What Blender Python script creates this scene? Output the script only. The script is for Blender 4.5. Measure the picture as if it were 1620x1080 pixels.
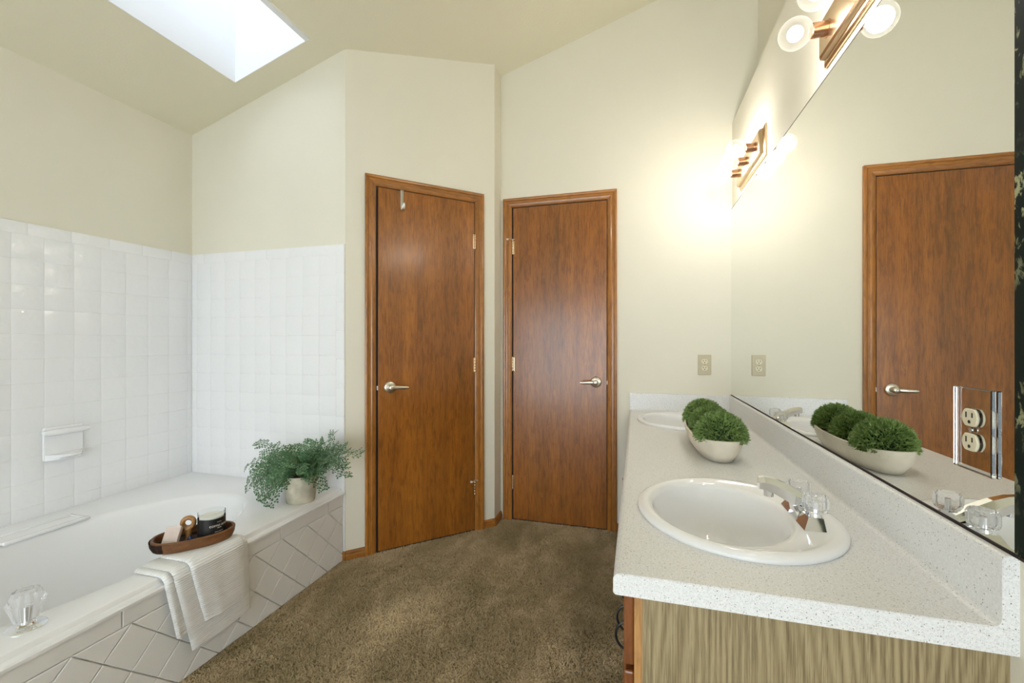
import bpy, bmesh, math, random
import numpy as np
from mathutils import Vector, Matrix

for o in list(bpy.data.objects):
    bpy.data.objects.remove(o, do_unlink=True)
scene = bpy.context.scene
COL = scene.collection
PI = math.pi

# ------------------------------------------------------------------ camera, light, exposure
cam_d = bpy.data.cameras.new('camera')
cam_d.sensor_width = 36.0
cam_d.lens = 690.0 / 1620.0 * 36.0
cam_d.clip_start = 0.02
cam = bpy.data.objects.new('camera', cam_d)
COL.objects.link(cam)
cam.location = (0, 0, 1.161)
cam.rotation_euler = (PI / 2, 0, math.radians(15.93))
scene.camera = cam

scene.view_settings.view_transform = 'Standard'
scene.view_settings.look = 'None'
scene.view_settings.gamma = 1.0
scene.view_settings.use_curve_mapping = False
scene.view_settings.exposure = 0.42

SKY_COLOUR = (0.86, 0.93, 1.0, 1.0)
SKY_STRENGTH = 5.8
BULB_WATTS = 3.0
BULB_COLOUR = (1.0, 0.955, 0.885)

world = bpy.data.worlds.new('overcast_sky')
scene.world = world
world.use_nodes = True
bgn = world.node_tree.nodes['Background']
bgn.inputs[0].default_value = SKY_COLOUR
bgn.inputs[1].default_value = SKY_STRENGTH


def portal(name, loc, rot, sx, sy):
    d = bpy.data.lights.new(name, 'AREA')
    d.shape = 'RECTANGLE'
    d.size = sx
    d.size_y = sy
    d.cycles.is_portal = True
    o = bpy.data.objects.new(name, d)
    o.location = loc
    o.rotation_euler = rot
    COL.objects.link(o)


# ------------------------------------------------------------------ room measures (metres)
XL = -2.55          # left wall
YA = 1.98           # far wall of the tub alcove
XM = 0.5247         # mirror wall
XU = 0.657          # wall above the ledge
YF = 2.735          # far wall
YB = -1.9           # wall behind
LEDGE = 2.403
ANG0 = Vector((-1.482, 1.982, 0))
ANG1 = Vector((-0.858, 2.606, 0))
SLOPE = 0.3003


def ceil_z(x):
    return 2.391 + SLOPE * (x - XL)


SKX0, SKX1, SKY0, SKY1 = -2.058, -1.604, 0.55, 1.832
WNX0, WNX1, WNZ0, WNZ1 = -2.05, 0.35, 0.08, 1.75
portal('skylight_portal', ((SKX0 + SKX1) / 2, (SKY0 + SKY1) / 2 , 3.17), (0, 0, 0), SKX1 - SKX0, SKY1 - SKY0)
portal('window_portal', ((WNX0 + WNX1) / 2, YB - 0.06, (WNZ0 + WNZ1) / 2), (PI / 2, 0, PI), WNX1 - WNX0, WNZ1 - WNZ0)


# ------------------------------------------------------------------ materials
def new_mat(name):
    m = bpy.data.materials.new(name)
    m.use_nodes = True
    nt = m.node_tree
    b = nt.nodes['Principled BSDF']
    return m, nt, b


def nd(nt, kind, **kw):
    n = nt.nodes.new(kind)
    for k, v in kw.items():
        setattr(n, k, v)
    return n


def coords(nt, which='Object', scale=(1, 1, 1), rot=(0, 0, 0)):
    tc = nd(nt, 'ShaderNodeTexCoord')
    mp = nd(nt, 'ShaderNodeMapping')
    mp.inputs['Scale'].default_value = scale
    mp.inputs['Rotation'].default_value = rot
    nt.links.new(tc.outputs[which], mp.inputs['Vector'])
    return mp.outputs['Vector']


def noise(nt, vec, scale, detail=4, rough=0.5, dist=0.0):
    n = nd(nt, 'ShaderNodeTexNoise')
    n.inputs['Scale'].default_value = scale
    n.inputs['Detail'].default_value = detail
    n.inputs['Roughness'].default_value = rough
    n.inputs['Distortion'].default_value = dist
    nt.links.new(vec, n.inputs['Vector'])
    return n.outputs['Fac']


def ramp(nt, fac, stops, interp='LINEAR'):
    r = nd(nt, 'ShaderNodeValToRGB')
    r.color_ramp.interpolation = interp
    e = r.color_ramp.elements
    while len(e) < len(stops):
        e.new(0.5)
    for i, (p, c) in enumerate(stops):
        e[i].position = p
        e[i].color = (c[0], c[1], c[2], 1) if len(c) == 3 else c
    nt.links.new(fac, r.inputs['Fac'])
    return r.outputs['Color']


def mixc(nt, fac, a, b, mode='MIX'):
    n = nd(nt, 'ShaderNodeMix', data_type='RGBA', blend_type=mode)
    for sock, v in ((n.inputs[0], fac), (n.inputs[6], a), (n.inputs[7], b)):
        if isinstance(v, (int, float)):
            sock.default_value = v
        elif isinstance(v, tuple):
            sock.default_value = v if len(v) == 4 else (v[0], v[1], v[2], 1)
        else:
            nt.links.new(v, sock)
    return n.outputs[2]


def bump(nt, b, h, strength=0.2, dist=0.002):
    n = nd(nt, 'ShaderNodeBump')
    n.inputs['Strength'].default_value = strength
    n.inputs['Distance'].default_value = dist
    nt.links.new(h, n.inputs['Height'])
    nt.links.new(n.outputs['Normal'], b.inputs['Normal'])


def plain(name, col, rough=0.5, metal=0.0, coat=0.0, spec=0.5, var=0.06, vscale=30):
    m, nt, b = new_mat(name)
    f = noise(nt, coords(nt), vscale, 3)
    dk = tuple(c * (1 - var) for c in col)
    lt = tuple(min(1, c * (1 + var)) for c in col)
    nt.links.new(ramp(nt, f, [(0.3, dk), (0.7, lt)]), b.inputs['Base Color'])
    b.inputs['Roughness'].default_value = rough
    b.inputs['Metallic'].default_value = metal
    b.inputs['Coat Weight'].default_value = coat
    b.inputs['Specular IOR Level'].default_value = spec
    return m


def paint(name, col, bs=0.25, scale=170):
    m, nt, b = new_mat(name)
    v = coords(nt)
    f = noise(nt, v, 3, 4)
    nt.links.new(ramp(nt, f, [(0.3, tuple(c * 0.975 for c in col)), (0.7, col)]), b.inputs['Base Color'])
    b.inputs['Roughness'].default_value = 0.75
    b.inputs['Specular IOR Level'].default_value = 0.25
    bump(nt, b, noise(nt, v, scale, 3, 0.6), bs, 0.0015)
    return m


def wood(name, dark, mid, light, rough=0.35, coat=0.3, grain=1.0, along='Z', fine=0.5, cathedral=False):
    m, nt, b = new_mat(name)
    k = 0.05
    sc = {'Z': (1, 1, k), 'Y': (1, k, 1), 'X': (k, 1, 1)}[along]
    v = coords(nt, 'Object', sc)
    broad = noise(nt, v, 7 * grain, 5, 0.55, 0.4)
    col = ramp(nt, broad, [(0.28, dark), (0.5, mid), (0.74, light)])
    fn = noise(nt, v, 190 * grain, 4, 0.7)
    col = mixc(nt, fine, col, ramp(nt, fn, [(0.36, tuple(c * 0.55 for c in dark)), (0.56, light)]), 'MIX' if False else 'SOFT_LIGHT')
    blotch = noise(nt, coords(nt, 'Object', tuple(0.35 if s == k else 1 for s in sc)), 4.2, 4, 0.6)
    col = mixc(nt, 0.35, col, ramp(nt, blotch, [(0.3, tuple(c * 0.62 for c in mid)), (0.7, tuple(min(1, c * 1.2) for c in mid))]))
    mott = noise(nt, coords(nt, 'Object', tuple(0.22 if q == k else 1 for q in sc)), 38 * grain, 3, 0.65, 0.6)
    col = mixc(nt, 0.55, col, ramp(nt, mott, [(0.34, (0.50, 0.46, 0.42)), (0.55, (1, 1, 1))]), 'MULTIPLY')
    col = mixc(nt, 1.0, col, (1.12, 1.12, 1.12, 1), 'MULTIPLY')
    if cathedral:
        w = nd(nt, 'ShaderNodeTexWave', wave_type='BANDS', bands_direction='X')
        w.inputs['Scale'].default_value = 19
        w.inputs['Distortion'].default_value = 7.5
        w.inputs['Detail'].default_value = 2.5
        w.inputs['Detail Scale'].default_value = 0.9
        nt.links.new(coords(nt, 'Object', (1, 1, 0.13)), w.inputs['Vector'])
        col = mixc(nt, 0.5, col, ramp(nt, w.outputs['Fac'], [(0.05, tuple(c * 0.75 for c in dark)), (0.35, light), (1, light)]), 'MULTIPLY')
        col = mixc(nt, 1.0, col, (1.75, 1.75, 1.75, 1), 'MULTIPLY')
    nt.links.new(col, b.inputs['Base Color'])
    b.inputs['Roughness'].default_value = rough
    b.inputs['Coat Weight'].default_value = coat
    b.inputs['Coat Roughness'].default_value = 0.18
    bump(nt, b, fn, 0.06, 0.001)
    return m


def glazed(name, col, rough=0.08, bs=0.12, bscale=22, var=0.02):
    m, nt, b = new_mat(name)
    v = coords(nt, 'Object')
    gen = nd(nt, 'ShaderNodeNewGeometry')
    f = noise(nt, gen.outputs['Position'], 2.0, 2)
    nt.links.new(ramp(nt, f, [(0.3, tuple(c * (1 - var) for c in col)), (0.7, col)]), b.inputs['Base Color'])
    b.inputs['Roughness'].default_value = rough
    if bs:
        bump(nt, b, noise(nt, gen.outputs['Position'], bscale, 2, 0.4), bs, 0.004)
    return m


def glass(name, col=(1, 1, 1), rough=0.0, ior=1.49):
    m, nt, b = new_mat(name)
    b.inputs['Base Color'].default_value = (*col, 1)
    b.inputs['Transmission Weight'].default_value = 1.0
    b.inputs['Roughness'].default_value = rough
    b.inputs['IOR'].default_value = ior
    f = noise(nt, coords(nt), 20, 2)
    nt.links.new(ramp(nt, f, [(0.3, tuple(c * 0.98 for c in col)), (0.7, col)]), b.inputs['Base Color'])
    return m


def thin_glass(name, tint=(0.97, 0.98, 0.98), refl=0.12, rough=0.02):
    """clear blown glass seen as a thin shell: mostly see-through, mirror-like at grazing angles"""
    m = bpy.data.materials.new(name)
    m.use_nodes = True
    nt = m.node_tree
    nt.nodes.clear()
    out = nd(nt, 'ShaderNodeOutputMaterial')
    tr = nd(nt, 'ShaderNodeBsdfTransparent')
    tr.inputs[0].default_value = (*tint, 1)
    gl = nd(nt, 'ShaderNodeBsdfGlossy')
    gl.inputs['Roughness'].default_value = rough
    lw = nd(nt, 'ShaderNodeLayerWeight')
    lw.inputs['Blend'].default_value = refl
    mx = nd(nt, 'ShaderNodeMixShader')
    nt.links.new(lw.outputs['Fresnel'], mx.inputs[0])
    nt.links.new(tr.outputs[0], mx.inputs[1])
    nt.links.new(gl.outputs[0], mx.inputs[2])
    nt.links.new(mx.outputs[0], out.inputs['Surface'])
    return m


M = {}
M['wall'] = paint('cream_wall_paint', (0.80, 0.763, 0.640))
M['ceiling'] = paint('cream_ceiling_texture', (0.79, 0.745, 0.58), 0.6, 90)
M['white_paint'] = paint('white_shaft_paint', (0.86, 0.87, 0.88), 0.1)
M['door'] = wood('stained_luan', (0.165, 0.072, 0.014), (0.320, 0.150, 0.030), (0.470, 0.238, 0.055), 0.33, 0.30, 1.3, fine=1.0)
M['casing'] = wood('stained_pine_upright', (0.21, 0.092, 0.018), (0.36, 0.170, 0.036), (0.50, 0.255, 0.065), 0.34, 0.3, 1.8, fine=0.7)
M['casing_x'] = wood('stained_pine_level', (0.21, 0.092, 0.018), (0.36, 0.170, 0.036), (0.50, 0.255, 0.065), 0.34, 0.3, 1.8, along='X', fine=0.7)
M['gap'] = plain('gap_shade', (0.018, 0.008, 0.005), 0.8)  # near-black that stands for the shade in gaps
def m_oak():
    m, nt, b = new_mat('light_oak_panel')
    field = noise(nt, coords(nt, 'Object', (1, 1, 0.16)), 5.0, 1.5, 0.35, 0.15)
    sep = nd(nt, 'ShaderNodeSeparateXYZ')
    nt.links.new(coords(nt, 'Object'), sep.inputs[0])
    ph = nd(nt, 'ShaderNodeMath', operation='MULTIPLY')
    nt.links.new(field, ph.inputs[0])
    ph.inputs[1].default_value = 120.0
    ad = nd(nt, 'ShaderNodeMath', operation='MULTIPLY_ADD')
    nt.links.new(sep.outputs['X'], ad.inputs[0])
    ad.inputs[1].default_value = 440.0
    nt.links.new(ph.outputs[0], ad.inputs[2])
    sn = nd(nt, 'ShaderNodeMath', operation='SINE')
    nt.links.new(ad.outputs[0], sn.inputs[0])
    mr_ = nd(nt, 'ShaderNodeMapRange')
    mr_.inputs['From Min'].default_value = -1
    nt.links.new(sn.outputs[0], mr_.inputs['Value'])
    ring = ramp(nt, mr_.outputs[0], [(0.0, (0.270, 0.205, 0.105)), (0.35, (0.330, 0.255, 0.135)), (1.0, (0.385, 0.305, 0.170))])
    pores = noise(nt, coords(nt, 'Object', (1, 1, 0.03)), 330, 3, 0.7)
    col = mixc(nt, 0.75, ring, ramp(nt, pores, [(0.36, (0.45, 0.42, 0.36)), (0.55, (1, 1, 1))]), 'MULTIPLY')
    nt.links.new(col, b.inputs['Base Color'])
    b.inputs['Roughness'].default_value = 0.5
    bump(nt, b, pores, 0.1, 0.001)
    return m


M['oak'] = m_oak()
M['oak_edge'] = wood('oak_stile', (0.36, 0.19, 0.07), (0.46, 0.26, 0.10), (0.56, 0.34, 0.15), 0.45, 0.1, 2.0)
M['oak_dark'] = wood('brown_oak_front', (0.17, 0.06, 0.018), (0.26, 0.10, 0.03), (0.36, 0.16, 0.055), 0.35, 0.3, 1.6)
M['tile'] = glazed('white_glazed_tile', (0.88, 0.88, 0.885), 0.07, 0.5, 42)
M['apron_tile'] = glazed('matt_white_floor_tile', (0.83, 0.825, 0.81), 0.28, 0.08, 60)
M['grout'] = plain('white_grout', (0.84, 0.84, 0.84), 0.8, var=0.02)
M['tub'] = glazed('white_tub_enamel', (0.88, 0.88, 0.885), 0.12, 0.0)
M['china'] = glazed('white_vitreous_china', (0.90, 0.90, 0.905), 0.05, 0.0)
M['chrome'] = plain('polished_chrome', (0.82, 0.83, 0.85), 0.06, 1.0, var=0.01)
M['nickel'] = plain('satin_nickel', (0.72, 0.67, 0.57), 0.30, 1.0, var=0.03)
M['steel'] = plain('brushed_steel', (0.62, 0.61, 0.58), 0.28, 1.0, var=0.03)
M['copper'] = plain('antique_copper', (0.56, 0.31, 0.19), 0.24, 1.0, var=0.05)
M['brass'] = plain('aged_brass', (0.66, 0.48, 0.30), 0.26, 1.0, var=0.05)
M['black'] = plain('black_metal', (0.012, 0.012, 0.013), 0.4)
M['rubber'] = plain('white_rubber', (0.75, 0.72, 0.64), 0.6)
M['beige_plastic'] = plain('beige_plastic', (0.56, 0.49, 0.33), 0.4, var=0.03)
M['ivory_plastic'] = plain('ivory_plastic', (0.74, 0.68, 0.50), 0.35, var=0.03)
M['slot'] = plain('socket_slot', (0.03, 0.02, 0.012), 0.7)
M['acrylic'] = glass('clear_acrylic', (0.97, 0.985, 0.98), 0.0, 1.47)
def m_knob():
    m = glass('moulded_acrylic_knob', (0.95, 0.95, 0.955), 0.06, 1.17)
    m.node_tree.nodes['Principled BSDF'].inputs['Transmission Weight'].default_value = 0.82
    return m


M['crystal'] = m_knob()
M['jar_glass'] = thin_glass('candle_jar_glass', (0.96, 0.97, 0.97), 0.04)
def m_globe():
    m = bpy.data.materials.new('bulb_glow_haze')
    m.use_nodes = True
    nt = m.node_tree
    nt.nodes.clear()
    out = nd(nt, 'ShaderNodeOutputMaterial')
    tr = nd(nt, 'ShaderNodeBsdfTransparent')
    tl = nd(nt, 'ShaderNodeBsdfTranslucent')  # white haze added to clear glass to imitate the bulb's glow
    tl.inputs[0].default_value = (0.95, 0.95, 0.95, 1)
    lw = nd(nt, 'ShaderNodeLayerWeight')
    lw.inputs['Blend'].default_value = 0.30
    mr_ = nd(nt, 'ShaderNodeMapRange')
    mr_.inputs['To Min'].default_value = 0.008
    mr_.inputs['To Max'].default_value = 0.05
    nt.links.new(lw.outputs['Facing'], mr_.inputs['Value'])
    mx = nd(nt, 'ShaderNodeMixShader')
    nt.links.new(mr_.outputs[0], mx.inputs[0])
    nt.links.new(tr.outputs[0], mx.inputs[1])
    nt.links.new(tl.outputs[0], mx.inputs[2])
    nt.links.new(mx.outputs[0], out.inputs['Surface'])
    return m


M['bulb_glass'] = m_globe()
M['pane'] = thin_glass('window_pane_glass', (0.97, 0.98, 0.98), 0.1)
M['dim_pane'] = thin_glass('daylight_dimming_pane', (0.70, 0.71, 0.73), 0.1)  # tint added to dim the daylight in the shaft; pane is unseen
M['wax'] = plain('cream_wax', (0.82, 0.80, 0.74), 0.5)
M['label_black'] = plain('matt_black_label', (0.010, 0.009, 0.009), 0.45)
M['print'] = plain('white_print', (0.80, 0.79, 0.76), 0.5)
M['tray_wood'] = wood('rustic_tray_wood', (0.07, 0.030, 0.010), (0.18, 0.080, 0.026), (0.32, 0.155, 0.055), 0.5, 0.0, 3.0, along='X')
M['scoop_wood'] = wood('pale_turned_wood', (0.25, 0.13, 0.04), (0.38, 0.21, 0.075), (0.48, 0.29, 0.12), 0.4, 0.1, 3.0)
M['tray_dark'] = plain('charred_wood', (0.055, 0.027, 0.016), 0.7, var=0.4, vscale=60)
M['soap'] = plain('pinkish_soap', (0.66, 0.55, 0.49), 0.45, var=0.05)
M['salt'] = plain('blue_salt_crystal', (0.03, 0.06, 0.16), 0.15, var=0.5, vscale=120)
M['ceramic_pot'] = plain('weathered_cream_pot', (0.60, 0.56, 0.44), 0.6, var=0.22, vscale=22)
M['bowl'] = plain('whitewashed_wood_bowl', (0.72, 0.66, 0.54), 0.55, var=0.12, vscale=14)
M['soil'] = plain('dark_soil', (0.05, 0.02, 0.01), 0.9, var=0.3, vscale=80)
M['stem'] = plain('fern_stem', (0.10, 0.11, 0.035), 0.6)


def m_leaf(name, a, b_, c):
    m, nt, b = new_mat(name)
    gen = nd(nt, 'ShaderNodeNewGeometry')
    f = noise(nt, gen.outputs['Position'], 120, 3, 0.7)
    nt.links.new(ramp(nt, f, [(0.3, a), (0.5, b_), (0.7, c)]), b.inputs['Base Color'])
    b.inputs['Roughness'].default_value = 0.35
    return m


M['leaf'] = m_leaf('fern_leaf', (0.020, 0.070, 0.026), (0.065, 0.170, 0.062), (0.22, 0.36, 0.20))
M['grass'] = m_leaf('moss_ball_blade', (0.07, 0.145, 0.035), (0.20, 0.32, 0.08), (0.42, 0.48, 0.19))
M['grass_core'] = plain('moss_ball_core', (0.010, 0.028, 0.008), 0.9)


def m_bulb():
    m = bpy.data.materials.new('glowing_filament')
    m.use_nodes = True
    nt = m.node_tree
    nt.nodes.clear()
    out = nd(nt, 'ShaderNodeOutputMaterial')
    em = nd(nt, 'ShaderNodeEmission')
    em.inputs[0].default_value = (1.0, 0.93, 0.82, 1)
    em.inputs[1].default_value = 6.0
    nt.links.new(em.outputs[0], out.inputs['Surface'])
    return m


M['filament'] = m_bulb()


def m_mirror():
    m, nt, b = new_mat('silvered_mirror')
    b.inputs['Metallic'].default_value = 1.0
    b.inputs['Roughness'].default_value = 0.0
    f = noise(nt, coords(nt), 3, 2)
    nt.links.new(ramp(nt, f, [(0.3, (0.90, 0.915, 0.895)), (0.7, (0.905, 0.92, 0.90))]), b.inputs['Base Color'])
    return m


M['mirror'] = m_mirror()


def m_worn():
    m, nt, b = new_mat('desilvered_mirror_edge')
    v = coords(nt, 'Object', (1, 1, 0.55))
    f = noise(nt, v, 75, 4, 0.6, 0.5)
    big = noise(nt, coords(nt, 'Object', (0, 0, 1)), 4.5, 2)
    col = ramp(nt, f, [(0.54, (0.010, 0.016, 0.012)), (0.60, (0.42, 0.42, 0.24))])
    nt.links.new(mixc(nt, ramp(nt, big, [(0.45, (0, 0, 0)), (0.55, (1, 1, 1))]), (0.012, 0.018, 0.014, 1), col), b.inputs['Base Color'])
    b.inputs['Roughness'].default_value = 0.6
    b.inputs['Specular IOR Level'].default_value = 0.1
    return m


M['worn'] = m_worn()


def m_counter():
    m, nt, b = new_mat('speckled_solid_surface')
    v = coords(nt)
    base = ramp(nt, noise(nt, v, 260, 2), [(0.35, (0.73, 0.73, 0.725)), (0.65, (0.82, 0.82, 0.815))])

    def specks(scale, thr, size, col, base):
        vo = nd(nt, 'ShaderNodeTexVoronoi', feature='F1')
        vo.inputs['Scale'].default_value = scale
        vo.inputs['Randomness'].default_value = 1.0
        nt.links.new(v, vo.inputs['Vector'])
        sep = nd(nt, 'ShaderNodeSeparateColor')
        nt.links.new(vo.outputs['Color'], sep.inputs[0])
        a = nd(nt, 'ShaderNodeMath', operation='LESS_THAN')
        nt.links.new(vo.outputs['Distance'], a.inputs[0])
        a.inputs[1].default_value = size
        c = nd(nt, 'ShaderNodeMath', operation='GREATER_THAN')
        nt.links.new(sep.outputs[0], c.inputs[0])
        c.inputs[1].default_value = thr
        d = nd(nt, 'ShaderNodeMath', operation='MULTIPLY')
        nt.links.new(a.outputs[0], d.inputs[0])
        nt.links.new(c.outputs[0], d.inputs[1])
        return mixc(nt, d.outputs[0], base, col)
    base = specks(420, 0.50, 0.34, (0.58, 0.57, 0.55), base)
    base = specks(300, 0.86, 0.30, (0.36, 0.35, 0.34), base)
    base = specks(200, 0.93, 0.20, (0.20, 0.195, 0.20), base)
    nt.links.new(base, b.inputs['Base Color'])
    b.inputs['Roughness'].default_value = 0.32
    return m


M['counter'] = m_counter()


def m_carpet(name, k):
    m, nt, b = new_mat(name)
    gen = nd(nt, 'ShaderNodeNewGeometry')
    pos = gen.outputs['Position']
    mp = nd(nt, 'ShaderNodeMapping')
    mp.inputs['Scale'].default_value = (1.7, 1.0, 1)
    mp.inputs['Rotation'].default_value = (0, 0, 0.14)
    nt.links.new(pos, mp.inputs['Vector'])
    streak = noise(nt, mp.outputs[0], 2.4, 6, 0.62, 0.3)
    fine = noise(nt, pos, 420, 2, 0.7)
    c1 = ramp(nt, streak, [(0.34, (0.125 * k, 0.100 * k, 0.055 * k)), (0.50, (0.170 * k, 0.134 * k, 0.080 * k)), (0.66, (0.250 * k, 0.200 * k, 0.128 * k))])
    c2 = mixc(nt, 0.6, c1, ramp(nt, fine, [(0.30, (0.25, 0.25, 0.25)), (0.5, (0.95, 0.95, 0.95)), (0.7, (1.0, 1.0, 1.0))]), 'MULTIPLY')
    nt.links.new(c2, b.inputs['Base Color'])
    b.inputs['Roughness'].default_value = 0.95
    b.inputs['Specular IOR Level'].default_value = 0.1
    return m


M['carpet'] = m_carpet('brown_carpet_backing', 2.0)
M['pile'] = m_carpet('brown_carpet_pile', 3.2)


def m_towel():
    m, nt, b = new_mat('white_ribbed_cotton')
    v = coords(nt)
    w = nd(nt, 'ShaderNodeTexWave', wave_type='BANDS', bands_direction='Z')
    w.inputs['Scale'].default_value = 42
    w.inputs['Distortion'].default_value = 0.8
    w.inputs['Detail'].default_value = 2
    w.inputs['Detail Scale'].default_value = 12
    uv = nd(nt, 'ShaderNodeUVMap')
    mp = nd(nt, 'ShaderNodeMapping')
    mp.inputs['Rotation'].default_value = (PI / 2, 0, 0)
    nt.links.new(uv.outputs[0], mp.inputs['Vector'])
    nt.links.new(mp.outputs[0], w.inputs['Vector'])
    fz = noise(nt, v, 600, 2)
    nt.links.new(ramp(nt, w.outputs['Fac'], [(0.0, (0.78, 0.78, 0.77)), (0.6, (0.88, 0.88, 0.87))]), b.inputs['Base Color'])
    mm = nd(nt, 'ShaderNodeMath', operation='MULTIPLY_ADD')
    nt.links.new(fz, mm.inputs[0])
    mm.inputs[1].default_value = 0.35
    nt.links.new(w.outputs['Fac'], mm.inputs[2])
    bump(nt, b, mm.outputs[0], 0.6, 0.0022)
    b.inputs['Roughness'].default_value = 0.95
    b.inputs['Specular IOR Level'].default_value = 0.1
    return m


M['towel'] = m_towel()


# ------------------------------------------------------------------ mesh helpers
def link(o, parent=None):
    COL.objects.link(o)
    if parent is not None:
        o.parent = parent
    return o


def obj(name, bm, mat, parent=None, smooth=False, angle=35):
    bmesh.ops.recalc_face_normals(bm, faces=bm.faces[:])
    me = bpy.data.meshes.new(name)
    bm.to_mesh(me)
    bm.free()
    mats = mat if isinstance(mat, (list, tuple)) else [mat]
    for m_ in mats:
        me.materials.append(M[m_] if isinstance(m_, str) else m_)
    if smooth:
        me.polygons.foreach_set('use_smooth', [True] * len(me.polygons))
        if angle < 180:
            me.set_sharp_from_angle(angle=math.radians(angle))
    o = bpy.data.objects.new(name, me)
    return link(o, parent)


def empty(name, loc=(0, 0, 0), rotz=0.0, parent=None):
    o = bpy.data.objects.new(name, None)
    o.empty_display_size = 0.05
    o.location = loc
    o.rotation_euler = (0, 0, rotz)
    return link(o, parent)


def tag(o, label=None, cat=None, group=None, kind=None):
    if label:
        o['label'] = label
    if cat:
        o['category'] = cat
    if group:
        o['group'] = group
    if kind:
        o['kind'] = kind
    return o


def box(bm, x0, x1, y0, y1, z0, z1, bev=0.0, seg=2):
    r = bmesh.ops.create_cube(bm, size=1.0)
    vs = r['verts']
    for v in vs:
        v.co = Vector(((x0 + x1) / 2 + v.co.x * (x1 - x0), (y0 + y1) / 2 + v.co.y * (y1 - y0), (z0 + z1) / 2 + v.co.z * (z1 - z0)))
    if bev > 0:
        es = list({e for v in vs for e in v.link_edges})
        bmesh.ops.bevel(bm, geom=es, offset=bev, segments=seg, profile=0.5, affect='EDGES')
    return bm


def bx(*a, **k):
    return box(bmesh.new(), *a, **k)


def lathe(bm, prof, n=32, axis='Z', centre=(0, 0, 0), ry=1.0, cap=True, flute=0, fdepth=0.0):
    rings = []
    for (r, h) in prof:
        ring = []
        for i in range(n):
            t = 2 * PI * i / n
            rr = r
            if flute:
                rr = r * (1 - fdepth * (0.5 + 0.5 * math.cos(flute * t)))
            a, b = rr * math.cos(t), rr * math.sin(t) * ry
            p = {'Z': (a, b, h), 'X': (h, a, b), 'Y': (a, h, b)}[axis]
            ring.append(bm.verts.new(Vector(p) + Vector(centre)))
        rings.append(ring)
    for A, B in zip(rings[:-1], rings[1:]):
        for i in range(n):
            bm.faces.new((A[i], A[(i + 1) % n], B[(i + 1) % n], B[i]))
    if cap:
        bm.faces.new(rings[0][::-1])
        bm.faces.new(rings[-1])
    return bm


def tube(bm, pts, rad, n=10, cap=True, flat=1.0):
    pts = [Vector(p) for p in pts]
    rads = rad if isinstance(rad, (list, tuple)) else [rad] * len(pts)
    rings = []
    up = Vector((0, 0, 1))
    prev = None
    for i, p in enumerate(pts):
        d = (pts[min(i + 1, len(pts) - 1)] - pts[max(i - 1, 0)]).normalized()
        if prev is None:
            s = d.cross(up)
            if s.length < 1e-3:
                s = d.cross(Vector((1, 0, 0)))
        else:
            s = prev - d * prev.dot(d)
        s.normalize()
        prev = s
        t = s.cross(d)
        rings.append([bm.verts.new(p + (s * math.cos(2 * PI * k / n) + t * math.sin(2 * PI * k / n) * flat) * rads[i]) for k in range(n)])
    for A, B in zip(rings[:-1], rings[1:]):
        for k in range(n):
            bm.faces.new((A[k], A[(k + 1) % n], B[(k + 1) % n], B[k]))
    if cap:
        bm.faces.new(rings[0][::-1])
        bm.faces.new(rings[-1])
    return bm


def prism(bm, poly, d):
    """poly: list of 3D points (planar); d: extrusion vector"""
    d = Vector(d)
    a = [bm.verts.new(Vector(p)) for p in poly]
    b = [bm.verts.new(Vector(p) + d) for p in poly]
    bm.faces.new(a)
    bm.faces.new(b[::-1])
    for i in range(len(a)):
        j = (i + 1) % len(a)
        bm.faces.new((a[i], b[i], b[j], a[j]))
    return bm


def rings_mesh(bm, rings, close_last=True, close_first=False):
    vr = [[bm.verts.new(p) for p in r] for r in rings]
    n = len(vr[0])
    for A, B in zip(vr[:-1], vr[1:]):
        for i in range(n):
            bm.faces.new((A[i], A[(i + 1) % n], B[(i + 1) % n], B[i]))
    if close_last:
        bm.faces.new(vr[-1])
    if close_first:
        bm.faces.new(vr[0][::-1])
    return bm


def copy_tree(o, parent=None):
    c = o.copy()
    COL.objects.link(c)
    c.parent = parent
    for ch in list(o.children):
        copy_tree(ch, c)
    return c


# ------------------------------------------------------------------ the setting
def struct(o):
    o['kind'] = 'structure'
    return o


floor = struct(obj('floor', bx(XL - 0.1, XU + 0.1, YB - 0.1, YF + 0.1, -0.1, 0.0), 'carpet'))

# carpet pile: short leaning tufts over the visible part of the floor
rng = np.random.default_rng(5)
NT = 400000
px = rng.uniform(-1.49, 0.52, NT)
py = rng.uniform(0.55, 2.735, NT)
keep = ~((px < -0.86) & (py - px > 3.462)) & ~((px > 0.02) & (py > 0.83))
px, py = px[keep], py[keep]
n = len(px)
th = rng.uniform(0, 2 * PI, n)
hh = rng.uniform(0.004, 0.009, n)
w = rng.uniform(0.0011, 0.0019, n)
lx = rng.normal(0, 0.0075, n)
ly = rng.normal(0, 0.0075, n)
co = np.zeros((n, 4, 3))
ct, st = np.cos(th), np.sin(th)
co[:, 0] = np.stack([px - ct * w, py - st * w, np.full(n, -0.001)], 1)
co[:, 1] = np.stack([px + ct * w, py + st * w, np.full(n, -0.001)], 1)
co[:, 2] = np.stack([px + ct * w * 0.8 + lx, py + st * w * 0.8 + ly, hh], 1)
co[:, 3] = np.stack([px - ct * w * 0.8 + lx, py - st * w * 0.8 + ly, hh], 1)
me = bpy.data.meshes.new('carpet_pile')
me.vertices.add(n * 4)
me.vertices.foreach_set('co', co.reshape(-1))
me.loops.add(n * 4)
me.loops.foreach_set('vertex_index', np.arange(n * 4, dtype=np.int32))
me.polygons.add(n)
me.polygons.foreach_set('loop_start', np.arange(0, n * 4, 4, dtype=np.int32))
me.update()
me.validate()
me.materials.append(M['pile'])
pile = link(bpy.data.objects.new('carpet_pile', me), floor)
pile['kind'] = 'stuff'


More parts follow.
